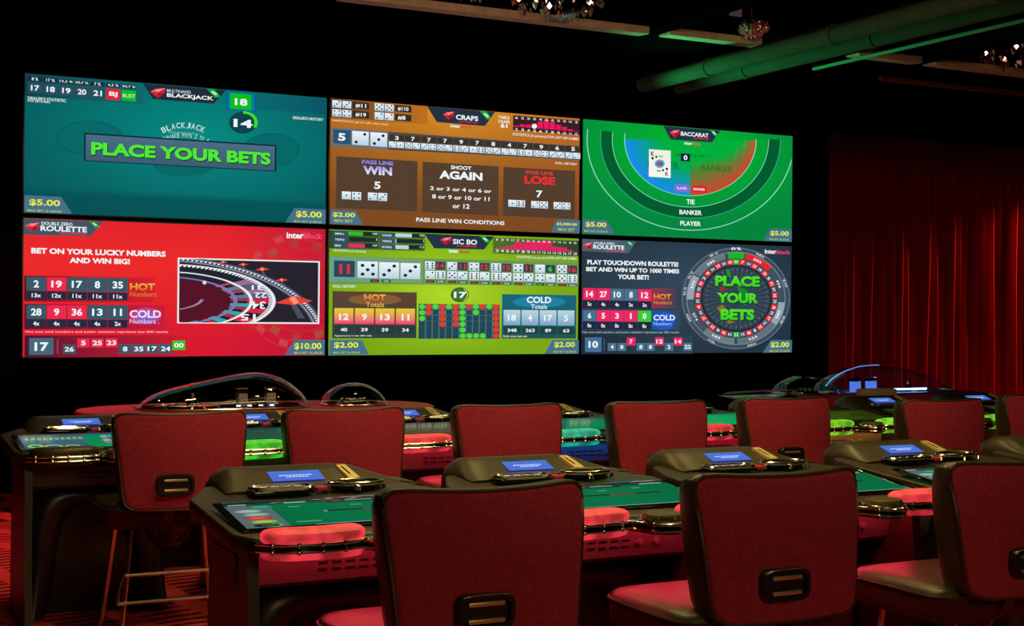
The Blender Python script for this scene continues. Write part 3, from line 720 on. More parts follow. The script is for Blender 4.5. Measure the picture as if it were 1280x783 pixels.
# ceiling with recessed coffers
COFF = [(3.08, 5.37, 6.3, 8.55), (5.51, 6.32, 6.3, 8.5), (7.2, 7.84, 6.3, 8.46), (7.98, 10.6, 6.3, 8.46)]
m = MB().use(M['ceil'])
xs = sorted({-6, 16} | {c_[0] for c_ in COFF} | {c_[1] for c_ in COFF})
for a, b in zip(xs[:-1], xs[1:]):
    cf = [c_ for c_ in COFF if c_[0] <= a and c_[1] >= b]
    if cf:
        m.box(a, b, -5, cf[0][2], 3.5, 3.6); m.box(a, b, cf[0][3], 12.15, 3.5, 3.6)
    else: m.box(a, b, -5, 12.15, 3.5, 3.6)
struct('ceiling', m)
for i, (x0, x1, y0, y1) in enumerate(COFF):
    m = MB().use(M['ceil'])
    m.box(x0-.04, x1+.04, y1, y1+.04, 3.6, 4.2); m.box(x0-.04, x1+.04, y0-.04, y0, 3.6, 4.2)
    m.box(x0-.04, x0, y0, y1, 3.6, 4.2); m.box(x1, x1+.04, y0, y1, 3.6, 4.2); m.box(x0-.04, x1+.04, y0-.04, y1+.04, 4.2, 4.25)
    struct('ceiling_coffer', m)
    m = MB().use(M['wood'])
    for k in range(3): m.box(x0, x1, y1-.03-.05*k-.045, y1-.03-.05*k, 3.485-.004*k, 3.53, .004)
    struct('trim_%d' % (i+1), m)
m = MB().use(mat('rail_red_brown', (.18, .035, .02), .6)); m.box(8.05, 11.2, 8.98, 9.02, 3.46, 3.5, .005)
struct('trim_%d' % 5, m)

# curtain: one hanging of pleated velvet
def curtain():
    m = MB().use(M['velvet']); rng = random.Random(3)
    nx = 560; x0, x1 = 9.86, 13.4
    # irregular pleats
    ed = [x0]
    while ed[-1] < x1: ed.append(ed[-1]+rng.uniform(.085, .155))
    import bisect
    rows = []
    for z in (0.01, .5, 1.0, 1.5, 2.0, 2.5, 3.0, 3.45):
        r = []
        for i in range(nx+1):
            x = x0+(x1-x0)*i/nx
            k = min(max(bisect.bisect(ed, x)-1, 0), len(ed)-2); t = (x-ed[k])/(ed[k+1]-ed[k])
            amp = .085*(.7+.6*((k*37) % 10)/10)
            r.append((x+.012*math.sin(z*1.3+k), 11.8-amp*(max(0, math.sin(PI*t))**5)*(1+.15*math.sin(z*2+k*2)), z))
        rows.append(r)
    m.loft(rows, cap=False, wrap=False)
    o = obj('stage_curtain', m)
    sd = o.modifiers.new('thickness', 'SOLIDIFY'); sd.thickness = .006
    tag(o, 'pleated dark red velvet curtain hanging at the right of the back wall', 'curtain')
curtain()

# ------------------------------------------------------------------ the six wall screens
SW, SH, GX, GZ, SX0, ST = 2.1671*_k, .9503*_k, .0321*_k, .0397*_k, 1.3934*_k, 1.5+1.601*_k
NAMES = [('wide wall screen showing a teal BLACKJACK table, top left of the video wall', pic_blackjack),
         ('wide wall screen with orange CRAPS statistics and dice rows, top middle of the video wall', pic_craps),
         ('wide wall screen with bright green BACCARAT arcs and a playing card', pic_baccarat),
         ('wide wall screen with red ROULETTE page and a photo of the wheel', pic_roulette_red),
         ('wide wall screen with lime green SIC BO dice history and totals', pic_sicbo),
         ('wide wall screen with dark grey ROULETTE page and round PLACE YOUR BETS wheel', pic_roulette_dark)]
for i, (lb, fn) in enumerate(NAMES):
    r_, c_ = divmod(i, 3)
    x = SX0+c_*(SW+GX); zt = ST-r_*(SH+GZ)
    t = thing('video_screen', lb, 'screen', (x+SW/2, WD+.12, zt-SH), 0, 'screens of the video wall')
    m = MB().use(M['plastic'])
    b = .012*_k
    m.box(-SW/2-b, SW/2+b, -.085, 0, -b, SH+b, .006)
    obj('cabinet', m, t)
    cv = fn()
    me = cv.mesh('picture', lambda u, v, d: (-SW/2+u*SW, -.0865-d, SH-v*SH), M['wallscreen'])
    obj('picture', me, t)

# ------------------------------------------------------------------ gaming terminals
TILT = .132
def topz(y): return .851+(min(y, .52)-.22)*TILT if y < .52 else .8895
_cache = {}
def cached(key, fn):
    if key not in _cache: _cache[key] = fn().mesh(key)
    return _cache[key]

def desk_mesh():
    m = MB().use(M['console'])
    out = [(-.425, .69), (-.425, .20), (-.36, .125), (.36, .125), (.425, .20), (.425, .69), (.30, .98), (-.30, .98)]
    m.prism(out, lambda x, y: topz(y)-.05, lambda x, y: topz(y), .012, 3)
    # raised inner lip around the display
    return m
def frame_mesh():
    m = MB().use(M['gloss'])
    def strip(x0, x1, y0, y1): m.prism([(x0, y0), (x1, y0), (x1, y1), (x0, y1)], lambda x, y: topz(y)-.002, lambda x, y: topz(y)+.006, .002, 1)
    strip(-.395, -.37, .195, .52); strip(.35, .375, .195, .52); strip(-.37, .35, .195, .222); strip(-.37, .35, .497, .52)
    return m
def hood_h(x):
    def ss(t): t = max(0, min(1, t)); return t*t*(3-2*t)
    l = max(0, min(1, (x+.272)/.05)); l = l**.6
    return l*(1-ss((x-.18)/.25))
def hood_mesh():
    m = MB().use(M['console'])
    xs_ = [-.272, -.269, -.262, -.25, -.235, -.21, -.15, -.05, .05, .12, .18, .22, .26, .30, .34, .38, .425]
    rings = []
    for x in xs_:
        h = hood_h(x); ring = []
        pull = .10*max(0, (x-.2)/.22)**2 + (.03 if x < -.255 else 0)
        for yy, zz in ((.80, .885), (.80, .890), (.855, .9065), (.93, .934), (.965, .945), (1.0, .949), (1.06, .944), (1.10, .92), (1.11, .86), (1.11, .80), (.85, .80)):
            z = zz if zz < .886 else .885+(zz-.885)*(h*.94+.06 if x > -.2 else h)
            if zz in (.86,): z = min(zz, z)
            ring.append((x, yy+(0 if yy < .9 else -pull), z))
        rings.append(ring)
    m.loft(rings)
    return m
def slope_pt(x, y, lift): return (x, y, .890+(y-.80)*(.945-.890)/(.965-.80)+lift)
def tray_mesh():
    m = MB().use(M['gloss'])
    m.box(-.205, .005, .70, .795, .885, .897, .004)
    m.use(M['chrome'])
    def oval(cx, cy, rx, ry, z, n=28, p=4): return [(cx+rx*math.copysign(abs(math.cos(2*PI*k/n))**(2/p), math.cos(2*PI*k/n)), cy+ry*math.copysign(abs(math.sin(2*PI*k/n))**(2/p), math.sin(2*PI*k/n)), z) for k in range(n)]
    m.tube(oval(-.10, .748, .105, .045, .905), .007, 6, closed=True)
    m.tube(oval(-.10, .748, .080, .028, .901), .004, 6, closed=True)
    for k in range(5): m.lathe([(.001, .012), (.006, .012), (.009, .006), (.010, 0)], (-.18+.04*k, .748, .897), 10)
    return m
def ring_mesh():
    m = MB().use(M['gloss'])
    m.lathe([(.001, .004), (.070, .004), (.085, .014), (.085, 0)], (0, 0, 0), 28, 1.05, .62)
    m.use(M['chrome'])
    m.tube([(.096*math.cos(2*PI*k/32), .056*math.sin(2*PI*k/32), .019) for k in range(32)], .008, 8, closed=True)
    for k in range(6): m.lathe([(.001, .016), (.007, .014), (.009, 0)], (.115*math.cos(2*PI*k/6+.4), .070*math.sin(2*PI*k/6+.4), 0), 10)
    return m
def slot_mesh():
    m = MB().use(M['gold'])
    m.loft([[slope_pt(.178, .845, -.002), slope_pt(.222, .845, -.002), slope_pt(.205, .955, -.002), slope_pt(.165, .955, -.002)],
            [slope_pt(.180, .848, .008), slope_pt(.220, .848, .008), slope_pt(.203, .952, .008), slope_pt(.167, .952, .008)]])
    m.use(M['gloss']); m.loft([[slope_pt(.190, .875, .0075), slope_pt(.196, .875, .0075), slope_pt(.186, .935, .0075), slope_pt(.180, .935, .0075)],
                               [slope_pt(.190, .875, .009), slope_pt(.196, .875, .009), slope_pt(.186, .935, .009), slope_pt(.180, .935, .009)]])
    return m
def arm_t(x, P_, first):
    """(y shift, fullness) of the padded rail at x; the pads lie between neighbouring cup holders"""
    if x < .022:
        xa, xb = (-.37, -.055) if first else (.135-P_, -.055)
    else: xa, xb = .135, P_-.055
    t = max(0, min(1, (x-xa)/(xb-xa)))
    return .095-.03*math.sin(PI*t), max(.004, 1-abs(2*t-1)**(8 if first and x < 0 else 12))**.5
def pill(m, xa, xb, P_, first, zc, hy, hz, n=26, k=14):
    rings = []
    for i in range(n+1):
        x = xa+(xb-xa)*(.5-.5*math.cos(PI*i/n))
        y, s = arm_t(x, P_, first)
        rings.append([(x, y+hy*s*math.copysign(abs(math.cos(2*PI*j/k))**.8, math.cos(2*PI*j/k)), zc+hz*s*math.copysign(abs(math.sin(2*PI*j/k))**.8, math.sin(2*PI*j/k))) for j in range(k)])
    m.loft(rings); return m
def band_path(z, off, P_, first):
    lo, hi, n = (-.385 if first else -P_/2+.002), P_/2-.002, 72
    pts = []
    for k in range(n+1):
        x = lo+(hi-lo)*k/n
        y, s_ = arm_t(x, P_, first); y = min(.095, y-.052*s_)
        d = .082**2-(x-.022)**2
        if d > 0: y = min(y, .01-math.sqrt(d))
        pts.append((x, y-off, z))
    for _ in range(3): pts = [pts[0]]+[(pts[i][0], (pts[i-1][1]+2*pts[i][1]+pts[i+1][1])/4, z) for i in range(1, n)]+[pts[-1]]
    return pts
def bands_mesh(P_, first):
    m = MB().use(M['chrome'])
    m.tube(band_path(.832, .004, P_, first), .0055, 8); m.tube(band_path(.812, .003, P_, first), .0055, 8)
    # rivets added along the bands to give the chrome sparkle dots
    p = band_path(.8155, .006, P_, first)
    for k in range(3, len(p)-2, 6):
        for zz in (.832, .812):
            m.loft([[(p[k][0]+.009*math.cos(2*PI*j/8)*q, p[k][1]-d, zz+.009*math.sin(2*PI*j/8)*q) for j in range(8)] for q, d in ((1, -.004), (.9, .003), (.5, .006), (.05, .007))])
    return m
def core_mesh(P_, first):
    m = MB().use(M['gloss'])
    m.tube(band_path(.822, -.008, P_, first), .011, 8)
    p = [(x, y+.03) for x, y, z in band_path(0, 0, P_, first)]
    m.prism(p+[(p[-1][0], .16), (p[0][0], .16)], .80, .835)
    return m
def cup_mesh():
    m = MB().use(M['dish'])
    m.lathe([(.001, .862), (.060, .862), (.064, .858), (.066, .85), (.066, .80), (.001, .80)], (.022, .005, 0), 32)
    m.use(M['chrome'])
    for k in range(8): m.lathe([(.001, .007), (.004, .006), (.0055, 0)], (.022+.070*math.cos(2*PI*k/8), .005+.070*math.sin(2*PI*k/8), .846), 8)
    m.tube([(.022+.072*math.cos(2*PI*k/30), .005+.072*math.sin(2*PI*k/30), .842) for k in range(30)], .004, 6, closed=True)
    return m
def panel_mesh():
    m = MB().use(M['vent'])
    # ledge with a sloped face
    prof = [(.56, .765), (.33, .765), (.315, .755), (.335, .665), (.355, .65), (.56, .65)]
    m.loft([[(x, y, z) for y, z in prof] for x in (-.38, .38)])
    return m
def vents_mesh():
    m = MB().use(M['plastic'])
    for k in range(5):
        for z in (.722, .700):
            x = -.115+.045*k; y = .315+(.755-z)*.2
            m.box(x, x+.030, y-.003, y+.004, z-.0035, z+.0035, .0015, 1)
    return m
def plug_mesh(x):
    m = MB().use(M['vent'])
    m.lathe([(.001, .016), (.010, .015), (.014, .009), (.016, 0)], (0, 0, 0), 14)
    for v in m.bm.verts:
        a, b, c_ = v.co; v.co = (x+a, .325-c_, .712+b)
    return m
def strip_mesh(c):
    m = MB().use(glow(c)[1]); m.box(-.37, .37, .225, .255, .787, .798, .002, 1); return m
def body_mesh():
    m = MB().use(M['console']); m.box(-.26, .34, .55, .95, 0, .835, .01); return m
def side_mesh(s):
    m = MB().use(M['console'])
    pr = [(.21, .80), (.19, .6), (.20, .3), (.14, 0), (.66, 0), (.62, .80)]
    x0, x1 = (-.375, -.34) if s < 0 else (.34, .375)
    m.loft([[(x, y, z) for y, z in pr] for x in (x0, x1)])
    return m
def arch_mesh():
    """moulded front shroud: a broad convex arch whose legs flare at the floor"""
    m = MB().use(M['satin']); rings = []; n = 40
    for k in range(n+1):
        a = PI*k/n; ca, sa = math.cos(a), math.sin(a)
        def at(hw, top, e, flare):
            x = -hw*math.copysign(abs(ca)**e, ca); z = top*abs(sa)**e; fl = max(0, (.24-z)/.24)
            return x*(1+flare*fl*fl), z
        (xo, zo), (xi, zi) = at(.335, .64, .35, .06), at(.185, .53, .6, .30)
        fl = max(0, (.25-zo)/.25)
        r = []
        for t in (0, .12, .3, .5, .7, .88, 1):
            r.append((xo+(xi-xo)*t, .52-.075*(4*t*(1-t))**.6-.05*fl*fl, zo+(zi-zo)*t))
        r += [(xi, .54, zi), (xo, .54, zo)]
        rings.append(r)
    m.loft(rings)
    return m

def table_picture(kind):
    c = Canvas(step=.00002)
    if kind == 'table':
        g1, g2 = (0, 112, 66), (0, 92, 52)
        c.bg(lambda u, v: mixc(g1, g2, abs(u-.55)), 10, 6)
        c.rect(0, 0, .19, 1, (84, 104, 108)); c.rect(0, 0, 1, .085, (30, 56, 52)); c.rect(.02, .02, .10, .06, (150, 165, 160))
        for x0, x1 in ((.27, .37), (.84, .97)): c.rect(x0, .02, x1, .065, (150, 165, 155))
        c.rect(.46, 0, .72, .14, (34, 46, 52)); c.rect(.49, .04, .53, .09, (170, 40, 60)); c.rect(.55, .045, .68, .085, (120, 132, 136))
        for i, (col, x) in enumerate((((16, 140, 110), .15), ((150, 168, 158), .08), ((120, 170, 150), .10), ((215, 50, 55), .09), ((150, 180, 50), .10), ((20, 40, 36), .10))):
            c.ell(x, .17+.145*i, .062, .068, tuple(v*.75 for v in col), n=20); c.ell(x, .17+.145*i, .052, .056, col, n=20)
            c.rect(x-.03, .155+.145*i, x+.03, .175+.145*i, mixc(col, (230, 235, 230), .4))
        c.ell(.10, .895, .062, .068, (40, 210, 60), 20, 190, .82)
        c.rect(.40, .44, .86, .50, (30, 44, 48)); c.rect(.58, .45, .72, .49, (140, 40, 50)); c.rect(.40, .44, .415, .50, (120, 140, 150))
        for x, y in ((.30, .28), (.58, .33), (.78, .28)):
            c.ell(x, y, .09, .12, (0, 122, 74), r0=.95); c.rect(x-.03, y-.07, x+.02, y-.045, (70, 160, 120))
        c.rect(.23, .82, .34, .845, (80, 165, 125)); c.rect(.30, .955, 1, .985, (110, 150, 150))
    elif kind == 'stats':
        c.bg(lambda u, v: mixc((64, 100, 118), (44, 84, 104), v), 6, 4)
        c.rect(0, 0, 1, .12, (40, 66, 70)); c.rect(.42, .1, 1, 1, (0, 120, 96)); c.rect(.42, .8, 1, 1, (0, 140, 60))
        c.poly([(.40, .30), (.50, .30), (.56, .75), (.40, .85)], (0, 130, 60))
        for j in range(4):
            for i in range(9):
                c.rect(.52+i*.053, .2+j*.15, .565+i*.053, .31+j*.15, ((150, 175, 172), (40, 84, 88), (170, 90, 96), (110, 150, 150))[(i*3+j*2) % 4])
        for i in range(10): c.rect(.03+i*.038, .28, .055+i*.038, .40, (150, 165, 70))
        c.ell(.07, .84, .05, .12, (150, 200, 50), n=20, r0=.6); c.ell(.18, .9, .06, .12, (180, 190, 60), n=20, r0=.7); c.ell(.30, .92, .05, .1, (180, 190, 60), n=20, r0=.7)
    else:
        g = {'green': (6, 140, 78), 'teal': (0, 100, 70), 'lime': (40, 66, 8), 'olive': (28, 58, 32)}[kind]
        c.bg(lambda u, v: mixc(g, tuple(x*.6 for x in g), abs(u-.5)), 6, 4)
        c.rect(0, 0, 1, .08, tuple(x*.7 for x in g))
        for j in range(4):
            c.rect(.12+.06*(j % 2), .25+j*.16, .8-.07*(j % 3), .275+j*.16, mixc(g, (150, 190, 150), .28))
    return c
_pic = {}
def picture(kind):
    if kind not in _pic:
        _pic[kind] = table_picture(kind).mesh('display', lambda u, v, d: (-.37+.72*u, .497-.275*v, topz(.497-.275*v)+.003+d), M['touch'])
    return _pic[kind]
def message():
    if 'msg' not in _pic:
        c = Canvas(step=.00002)
        c.bg(lambda u, v: mixc((64, 120, 205), (78, 104, 220), v), 4, 4)
        for j, (a, b) in enumerate(((.18, .82), (.30, .74))):
            x = a; rg = random.Random(j)
            while x < b:
                l = rg.uniform(.025, .07); c.rect(x, .40+.17*j, min(x+l, b), .49+.17*j, (205, 222, 250)); x += l+.014
        def fn(u, v, d): return slope_pt(-.094+.188*u, .930-.075*v, .003+d)
        _pic['msg'] = c.mesh('message_screen', fn, M['message'])
    return _pic['msg']

def terminal(label, x, y, led, nxt, kind, P_, zl=0, first=False, front=True, group='gaming terminals'):
    t = thing('gaming_terminal', label, 'gaming terminal', (x, y, 0), 0, group)
    zz = (0, 0, zl)
    def add(name, key, fn, parent=t, loc=zz): return obj(name, cached(key, fn), parent, loc)
    add('desk_top', 'desk', desk_mesh)
    add('display_frame', 'frame', frame_mesh)
    obj('display', picture(kind), t, zz, (0 if front else .014, 0, 0))
    f = '%d%d' % (first, P_*100)
    for side, c_, a, b in (('l', led, -.37 if first else -P_/2+.001, -.055), ('r', nxt, .135, P_/2-.001)):
        ar = add('armrest', 'armrest_%s_%s%s' % (c_, f, side), lambda: pill(MB().use(glow(c_)[0]), a, b, P_, first, .849, .052, .027))
        if c_ != 'off': part_label(ar, 'glowing %s padded armrest' % c_)
        add('armrest_underside', 'under_%s_%s%s' % (c_, f, side), lambda: pill(MB().use(glow(c_)[0]), a, b, P_, first, .797, .046, .016))
    add('chrome_bands', 'bands_'+f, lambda: bands_mesh(P_, first)); add('rail_core', 'core_'+f, lambda: core_mesh(P_, first)); add('cup_holder', 'cup', cup_mesh)
    if led != 'off': add('light_strip', 'strip_'+led, lambda: strip_mesh(led))
    pn = add('vent_panel', 'panel', panel_mesh)
    add('vents', 'vents', vents_mesh, pn, (0, 0, 0))
    for px in (.135, .205): add('plug', 'plug%.3f' % px, lambda: plug_mesh(px), pn, (0, 0, 0))
    add('pedestal', 'body', body_mesh, t, (0, 0, 0))
    h = add('hood', 'hood', hood_mesh)
    ms = obj('message_screen', message(), h); part_label(ms, 'small blue message screen')
    add('card_slot', 'slot', slot_mesh, h, (0, 0, 0))
    add('button_tray', 'tray', tray_mesh); obj('chrome_ring', cached('ring', ring_mesh), t, (.165, .748, .890+zl))
    add('button', 'redbtn', lambda: MB().use(M['button']).box(.018, .062, .715, .762, .888, .902, .004))
    if front or first:
        for s_ in (-1, 1) if front else (-1,): add('side_panel', 'side%d' % s_, lambda: side_mesh(s_), t, (0, 0, 0))
        add('arch_frame', 'arch', arch_mesh, t, (0, 0, 0))
    return t
FRONT = ['gaming terminal at the left end of the front row, chip tray on its green display',
         'second gaming terminal of the front row, behind the nearest red chair',
         'third gaming terminal of the front row, between the second and third red chairs',
         'fourth gaming terminal of the front row, behind the chair at the right edge',
         'gaming terminal at the far right edge of the front row, only its hood corner showing']
for i, lb in enumerate(FRONT):
    terminal(lb, 1.56+.9*i, 3.785-.0235*i, 'red', 'red', 'table', .90, first=i == 0, group='front row of gaming terminals')
BACK = [('gaming terminal at the far left of the back row with an unlit dark armrest', 'off', 'stats'),
        ('gaming terminal of the back row with a bright green glowing armrest', 'green', 'olive'),
        ('back row gaming terminal with red armrest reflecting mirrored PASS LINE WIN text', 'red', 'olive'),
        ('gaming terminal of the back row with a teal glowing armrest', 'teal', 'teal'),
        ('back row gaming terminal with red armrest and bright green display, right of the teal one', 'red', 'green'),
        ('gaming terminal of the back row mostly hidden behind the fifth red chair', 'lime', 'lime'),
        ('gaming terminal of the back row with lime armrest below the large blue lit dome', 'lime', 'lime'),
        ('right end gaming terminal of the back row, blue message screen above a red chair', 'lime', 'olive')]
for i, (lb, led, kd) in enumerate(BACK):
    terminal(lb, 1.33+.90*i, 6.58, led, (BACK+[BACK[-1]])[i+1][1], kd, .90, zl=-.012, first=i == 0, front=False, group='back row of gaming terminals')

# ------------------------------------------------------------------ chairs
BW = .308; BB = .262; BH = .425; BT = .125
def back_pt(u, v, layer, scale=1.0):
    """u,v in -1..1 on a rounded square; layer 0 rear .. 1 front"""
    u, v = u*scale, v*scale
    w_ = BB+(BW-BB)*(v*.5+.5)
    x = u*w_; z = (v*.5+.5)*BH
    y = .075*(abs(x)/BW)**2 + .02*max(0, v)**2 + layer*BT*(1-.42*max(0, v)**2) + .018*(v*.5+.5)
    # top edge dips slightly in the middle, corners stay up
    z += .012*u*u*max(0, v)
    return Vector((x, y, z))
def rsq(n, p=7):
    out = []
    for k in range(n):
        a = 2*PI*(k+.5)/n; c_, s_ = math.cos(a), math.sin(a)
        d = (abs(c_)**p+abs(s_)**p)**(-1/p)
        out.append((c_*d, s_*d))
    return out
def shell_mesh():
    m = MB().use(M['leather']); o = rsq(72, 10)
    rings = []
    for layer, sc in ((0, .30), (0, .6), (0, .9), (.0, .955), (.03, .985), (.10, 1.0), (.45, 1.0), (.75, .985), (.92, .95), (1.0, .88), (1.0, .55), (1.0, .2)):
        rings.append([tuple(back_pt(u, v, layer, sc)) for u, v in o])
    m.loft(rings)
    return m
def fabric_mesh():
    m = MB().use(M['fabric']); o = rsq(72, 12)
    rings = [[tuple(back_pt(u, v, .02, .965)) for u, v in o]]
    for lay, sc in ((-.045, .962), (-.075, .950), (-.088, .93), (-.09, .89), (-.09, .83), (-.09, .76), (-.09, .68), (-.09, .6), (-.09, .52), (-.09, .44), (-.09, .36), (-.09, .28), (-.09, .2), (-.09, .12), (-.09, .05), (-.09, .004)):
        rings.append([tuple(back_pt(u, v, lay, sc)) for u, v in o])
    m.loft(rings)
    # handle opening is a black bezel set into the panel
    return m
def piping_mesh():
    m = MB().use(M['leather']); o = rsq(72, 12)
    m.tube([tuple(back_pt(u, v, -.01, .975)) for u, v in o], .006, 6, closed=True)
    return m
HX, HZ = .082, .047
def handle_mesh():
    m = MB().use(M['plastic'])
    o = rsq(32, 5)
    y0 = -.022
    def rg(sx, sz, y): return [(u*sx, y, v*sz) for u, v in o]
    m.loft([rg(HX, HZ, .01), rg(HX, HZ, y0+.004), rg(HX*.97, HZ*.95, y0), rg(HX*.84, HZ*.74, y0), rg(HX*.81, HZ*.69, y0+.004), rg(HX*.80, HZ*.68, -.008), rg(.01, .01, -.008)])  # closed black floor stands for the shade inside the handle opening
    return m
def bar_mesh(top):
    m = MB().use(M['brass'])
    z = .021 if top else -.023
    m.box(-.052, .052, -.0205, -.006, z-.006, z+.006, .003, 2)
    return m
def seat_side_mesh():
    m = MB().use(M['seatcloth_shaded']); o = rsq(56, 8)
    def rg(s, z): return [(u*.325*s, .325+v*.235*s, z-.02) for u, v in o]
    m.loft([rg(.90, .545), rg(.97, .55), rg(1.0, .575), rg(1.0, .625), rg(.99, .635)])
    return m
def seat_top_mesh():
    m = MB().use(M['leather']); o = rsq(56, 8)
    def rg(s, z, fr=0): return [(u*.325*s, .325+v*.235*s, z-.02) for u, v in o]
    m.loft([rg(.985, .632), rg(1.0, .642), rg(.985, .652), rg(.95, .660), rg(.80, .668), rg(.4, .664), rg(.05, .663)])
    return m
def seat_piping_mesh():
    m = MB().use(M['leather']); o = rsq(56, 8)
    m.tube([(u*.328, .325+v*.238, .616) for u, v in o], .006, 6, closed=True); return m
def bracket_mesh():
    m = MB().use(M['plastic'])
    for sx in (-.06, .06):
        m.loft([[(sx-.022, y, z), (sx+.022, y, z), (sx+.022, y2, z2), (sx-.022, y2, z2)] for y, z, y2, z2 in ((.02, .76, .05, .76), (.04, .64, .075, .65), (.09, .55, .12, .575), (.22, .535, .22, .56))])
    return m
def swivel_mesh():
    m = MB().use(M['gloss'])
    m.lathe([(.001, -.145), (.05, -.14), (.085, -.115), (.105, -.07), (.11, -.02), (.105, 0)], (0, .33, .55), 24)
    return m
def leg_mesh(sx, sy):
    m = MB().use(M['rod'])
    m.tube([(sx*.20, .325+sy*.16, .548), (sx*.225, .325+sy*.185, .3), (sx*.26, .325+sy*.215, .012)], .011, 8)
    m.use(M['plastic']); m.lathe([(.001, 0), (.017, 0), (.017, .012), (.001, .014)], (sx*.26, .325+sy*.215, 0), 10)
    return m
def foot_mesh():
    m = MB().use(M['rod'])
    def lp(h, k): 
        f = (.55-h)/.55; a, b = .20+.06*f, .16+.055*f
        return [(-a, .36-b, h), (a, .36-b, h), (a, .36+b, h), (-a, .36+b, h)]
    def at(h): f = (.55-h)/.55; return .20+.06*f+.03, .325-.16-.055*f-.012
    (a, ya), (b, yb) = at(.20), at(.32)
    m.tube([(-a, ya, .20), (a, ya, .20)], .0095, 8); m.tube([(-b+.02, yb, .32), (b-.02, yb, .32)], .0095, 8)
    for sx in (-1, 1): m.tube([(sx*a, ya, .195), (sx*(a-.004), (ya+yb)/2, .26), (sx*(b-.012), yb, .325)], .009, 8)
    return m
def chair(label, x, y, rz, group):
    t = thing('casino_chair', label, 'chair', (x, y, 0), rz, group)
    def add(name, key, fn, parent=t, loc=(0, 0, 0)): return obj(name, cached('c_'+key, fn), parent, loc)
    bz = (0, 0, .612)
    sh = add('backrest', 'shell', shell_mesh, t, bz)
    part_label(add('back_panel', 'fabric', fabric_mesh, t, bz), 'crimson fabric back panel')
    add('back_piping', 'piping', piping_mesh, t, bz)
    h = add('handle', 'handle', handle_mesh, t, (-.05, -.003, .728))
    add('handle_bar', 'bar1', lambda: bar_mesh(True), h); add('handle_bar', 'bar0', lambda: bar_mesh(False), h)
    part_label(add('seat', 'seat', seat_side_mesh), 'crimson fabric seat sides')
    part_label(add('seat_pad', 'seattop', seat_top_mesh), 'black leather seat pad'); add('seat_piping', 'seatpipe', seat_piping_mesh)
    add('back_bracket', 'bracket', bracket_mesh); add('swivel_housing', 'swivel', swivel_mesh)
    for sx in (-1, 1):
        for sy in (-1, 1): add('leg', 'leg%d%d' % (sx, sy), lambda: leg_mesh(sx, sy))
    add('footrest', 'foot', foot_mesh)
    return t
CH1 = ['largest crimson casino chair with black leather edges, nearest in the front row', 'crimson casino chair in the front row, second from the left, seat corner showing at left',
       'crimson casino chair cut off by the right edge of the photo, seat showing at left']
for i, lb in enumerate(CH1):
    chair(lb, 1.64+.938*i, 3.245-.035*i, 0, 'front row of chairs')
CH2 = [(1.545, 6.140, 0, 'leftmost crimson chair of the back row, chrome footrest and brass handle bars visible'),
       (2.315, 6.120, 0, 'crimson chair of the back row between the green and the red armrests'),
       (3.190, 6.140, 0, 'crimson chair of the back row between the mirrored PASS LINE text and the teal armrest'),
       (4.050, 6.090, 0, 'crimson chair of the back row just right of the teal armrest'),
       (4.910, 6.120, 0, 'crimson chair of the back row left of the lime armrests'),
       (5.660, 5.700, 0, 'crimson chair in front of the large blue lit dome'),
       (6.630, 5.900, 0, 'crimson chair of the back row cut off by the right edge, before the curtain')]
for x, y, rz, lb in CH2: chair(lb, x, y, R(rz), 'back row of chairs')

# ------------------------------------------------------------------ dome tables
def profile(tbl, t):
    for (a, ya), (b, yb) in zip(tbl[:-1], tbl[1:]):
        if t <= b: return ya+(yb-ya)*(t-a)/(b-a)
    return 0
def dome_mesh(L, W, H, tbl):
    m = MB().use(M['dome']); n = 36; rings = []
    pts = []
    for i in range(n+1):
        t = .5-.5*math.cos(PI*i/n); h = max(profile(tbl, t), .01); pts.append((t, h))
    for _ in range(3): pts = [pts[0]]+[(pts[i][0], (pts[i-1][1]+2*pts[i][1]+pts[i+1][1])/4) for i in range(1, n)]+[pts[-1]]
    for t, h in pts:
        ring = []
        for j in range(19):
            a = PI*j/18
            ring.append((-L/2+L*t, -W*math.sqrt(h)*math.cos(a), H*h*math.sin(a)))
        rings.append(ring)
    m.loft(rings, cap=False, wrap=False)
    return m
LT = [(0, 0), (.05, .22), (.1, .40), (.2, .55), (.35, .72), (.5, .86), (.62, .97), (.70, 1), (.78, .94), (.86, .78), (.93, .52), (.97, .30), (1, 0)]
RT = [(0, 0), (.03, .28), (.07, .50), (.16, .76), (.28, .95), (.41, 1), (.56, .94), (.77, .66), (.91, .34), (.97, .14), (1, 0)]
ST_ = [(0, 0), (.04, .34), (.12, .62), (.25, .86), (.4, .98), (.55, 1), (.7, .92), (.85, .68), (.95, .36), (1, 0)]
def oval(cx, cy, rx, ry, n=48, p=2.6):
    return [(cx+rx*math.copysign(abs(math.cos(2*PI*k/n))**(2/p), math.cos(2*PI*k/n)), cy+ry*math.copysign(abs(math.sin(2*PI*k/n))**(2/p), math.sin(2*PI*k/n))) for k in range(n)]
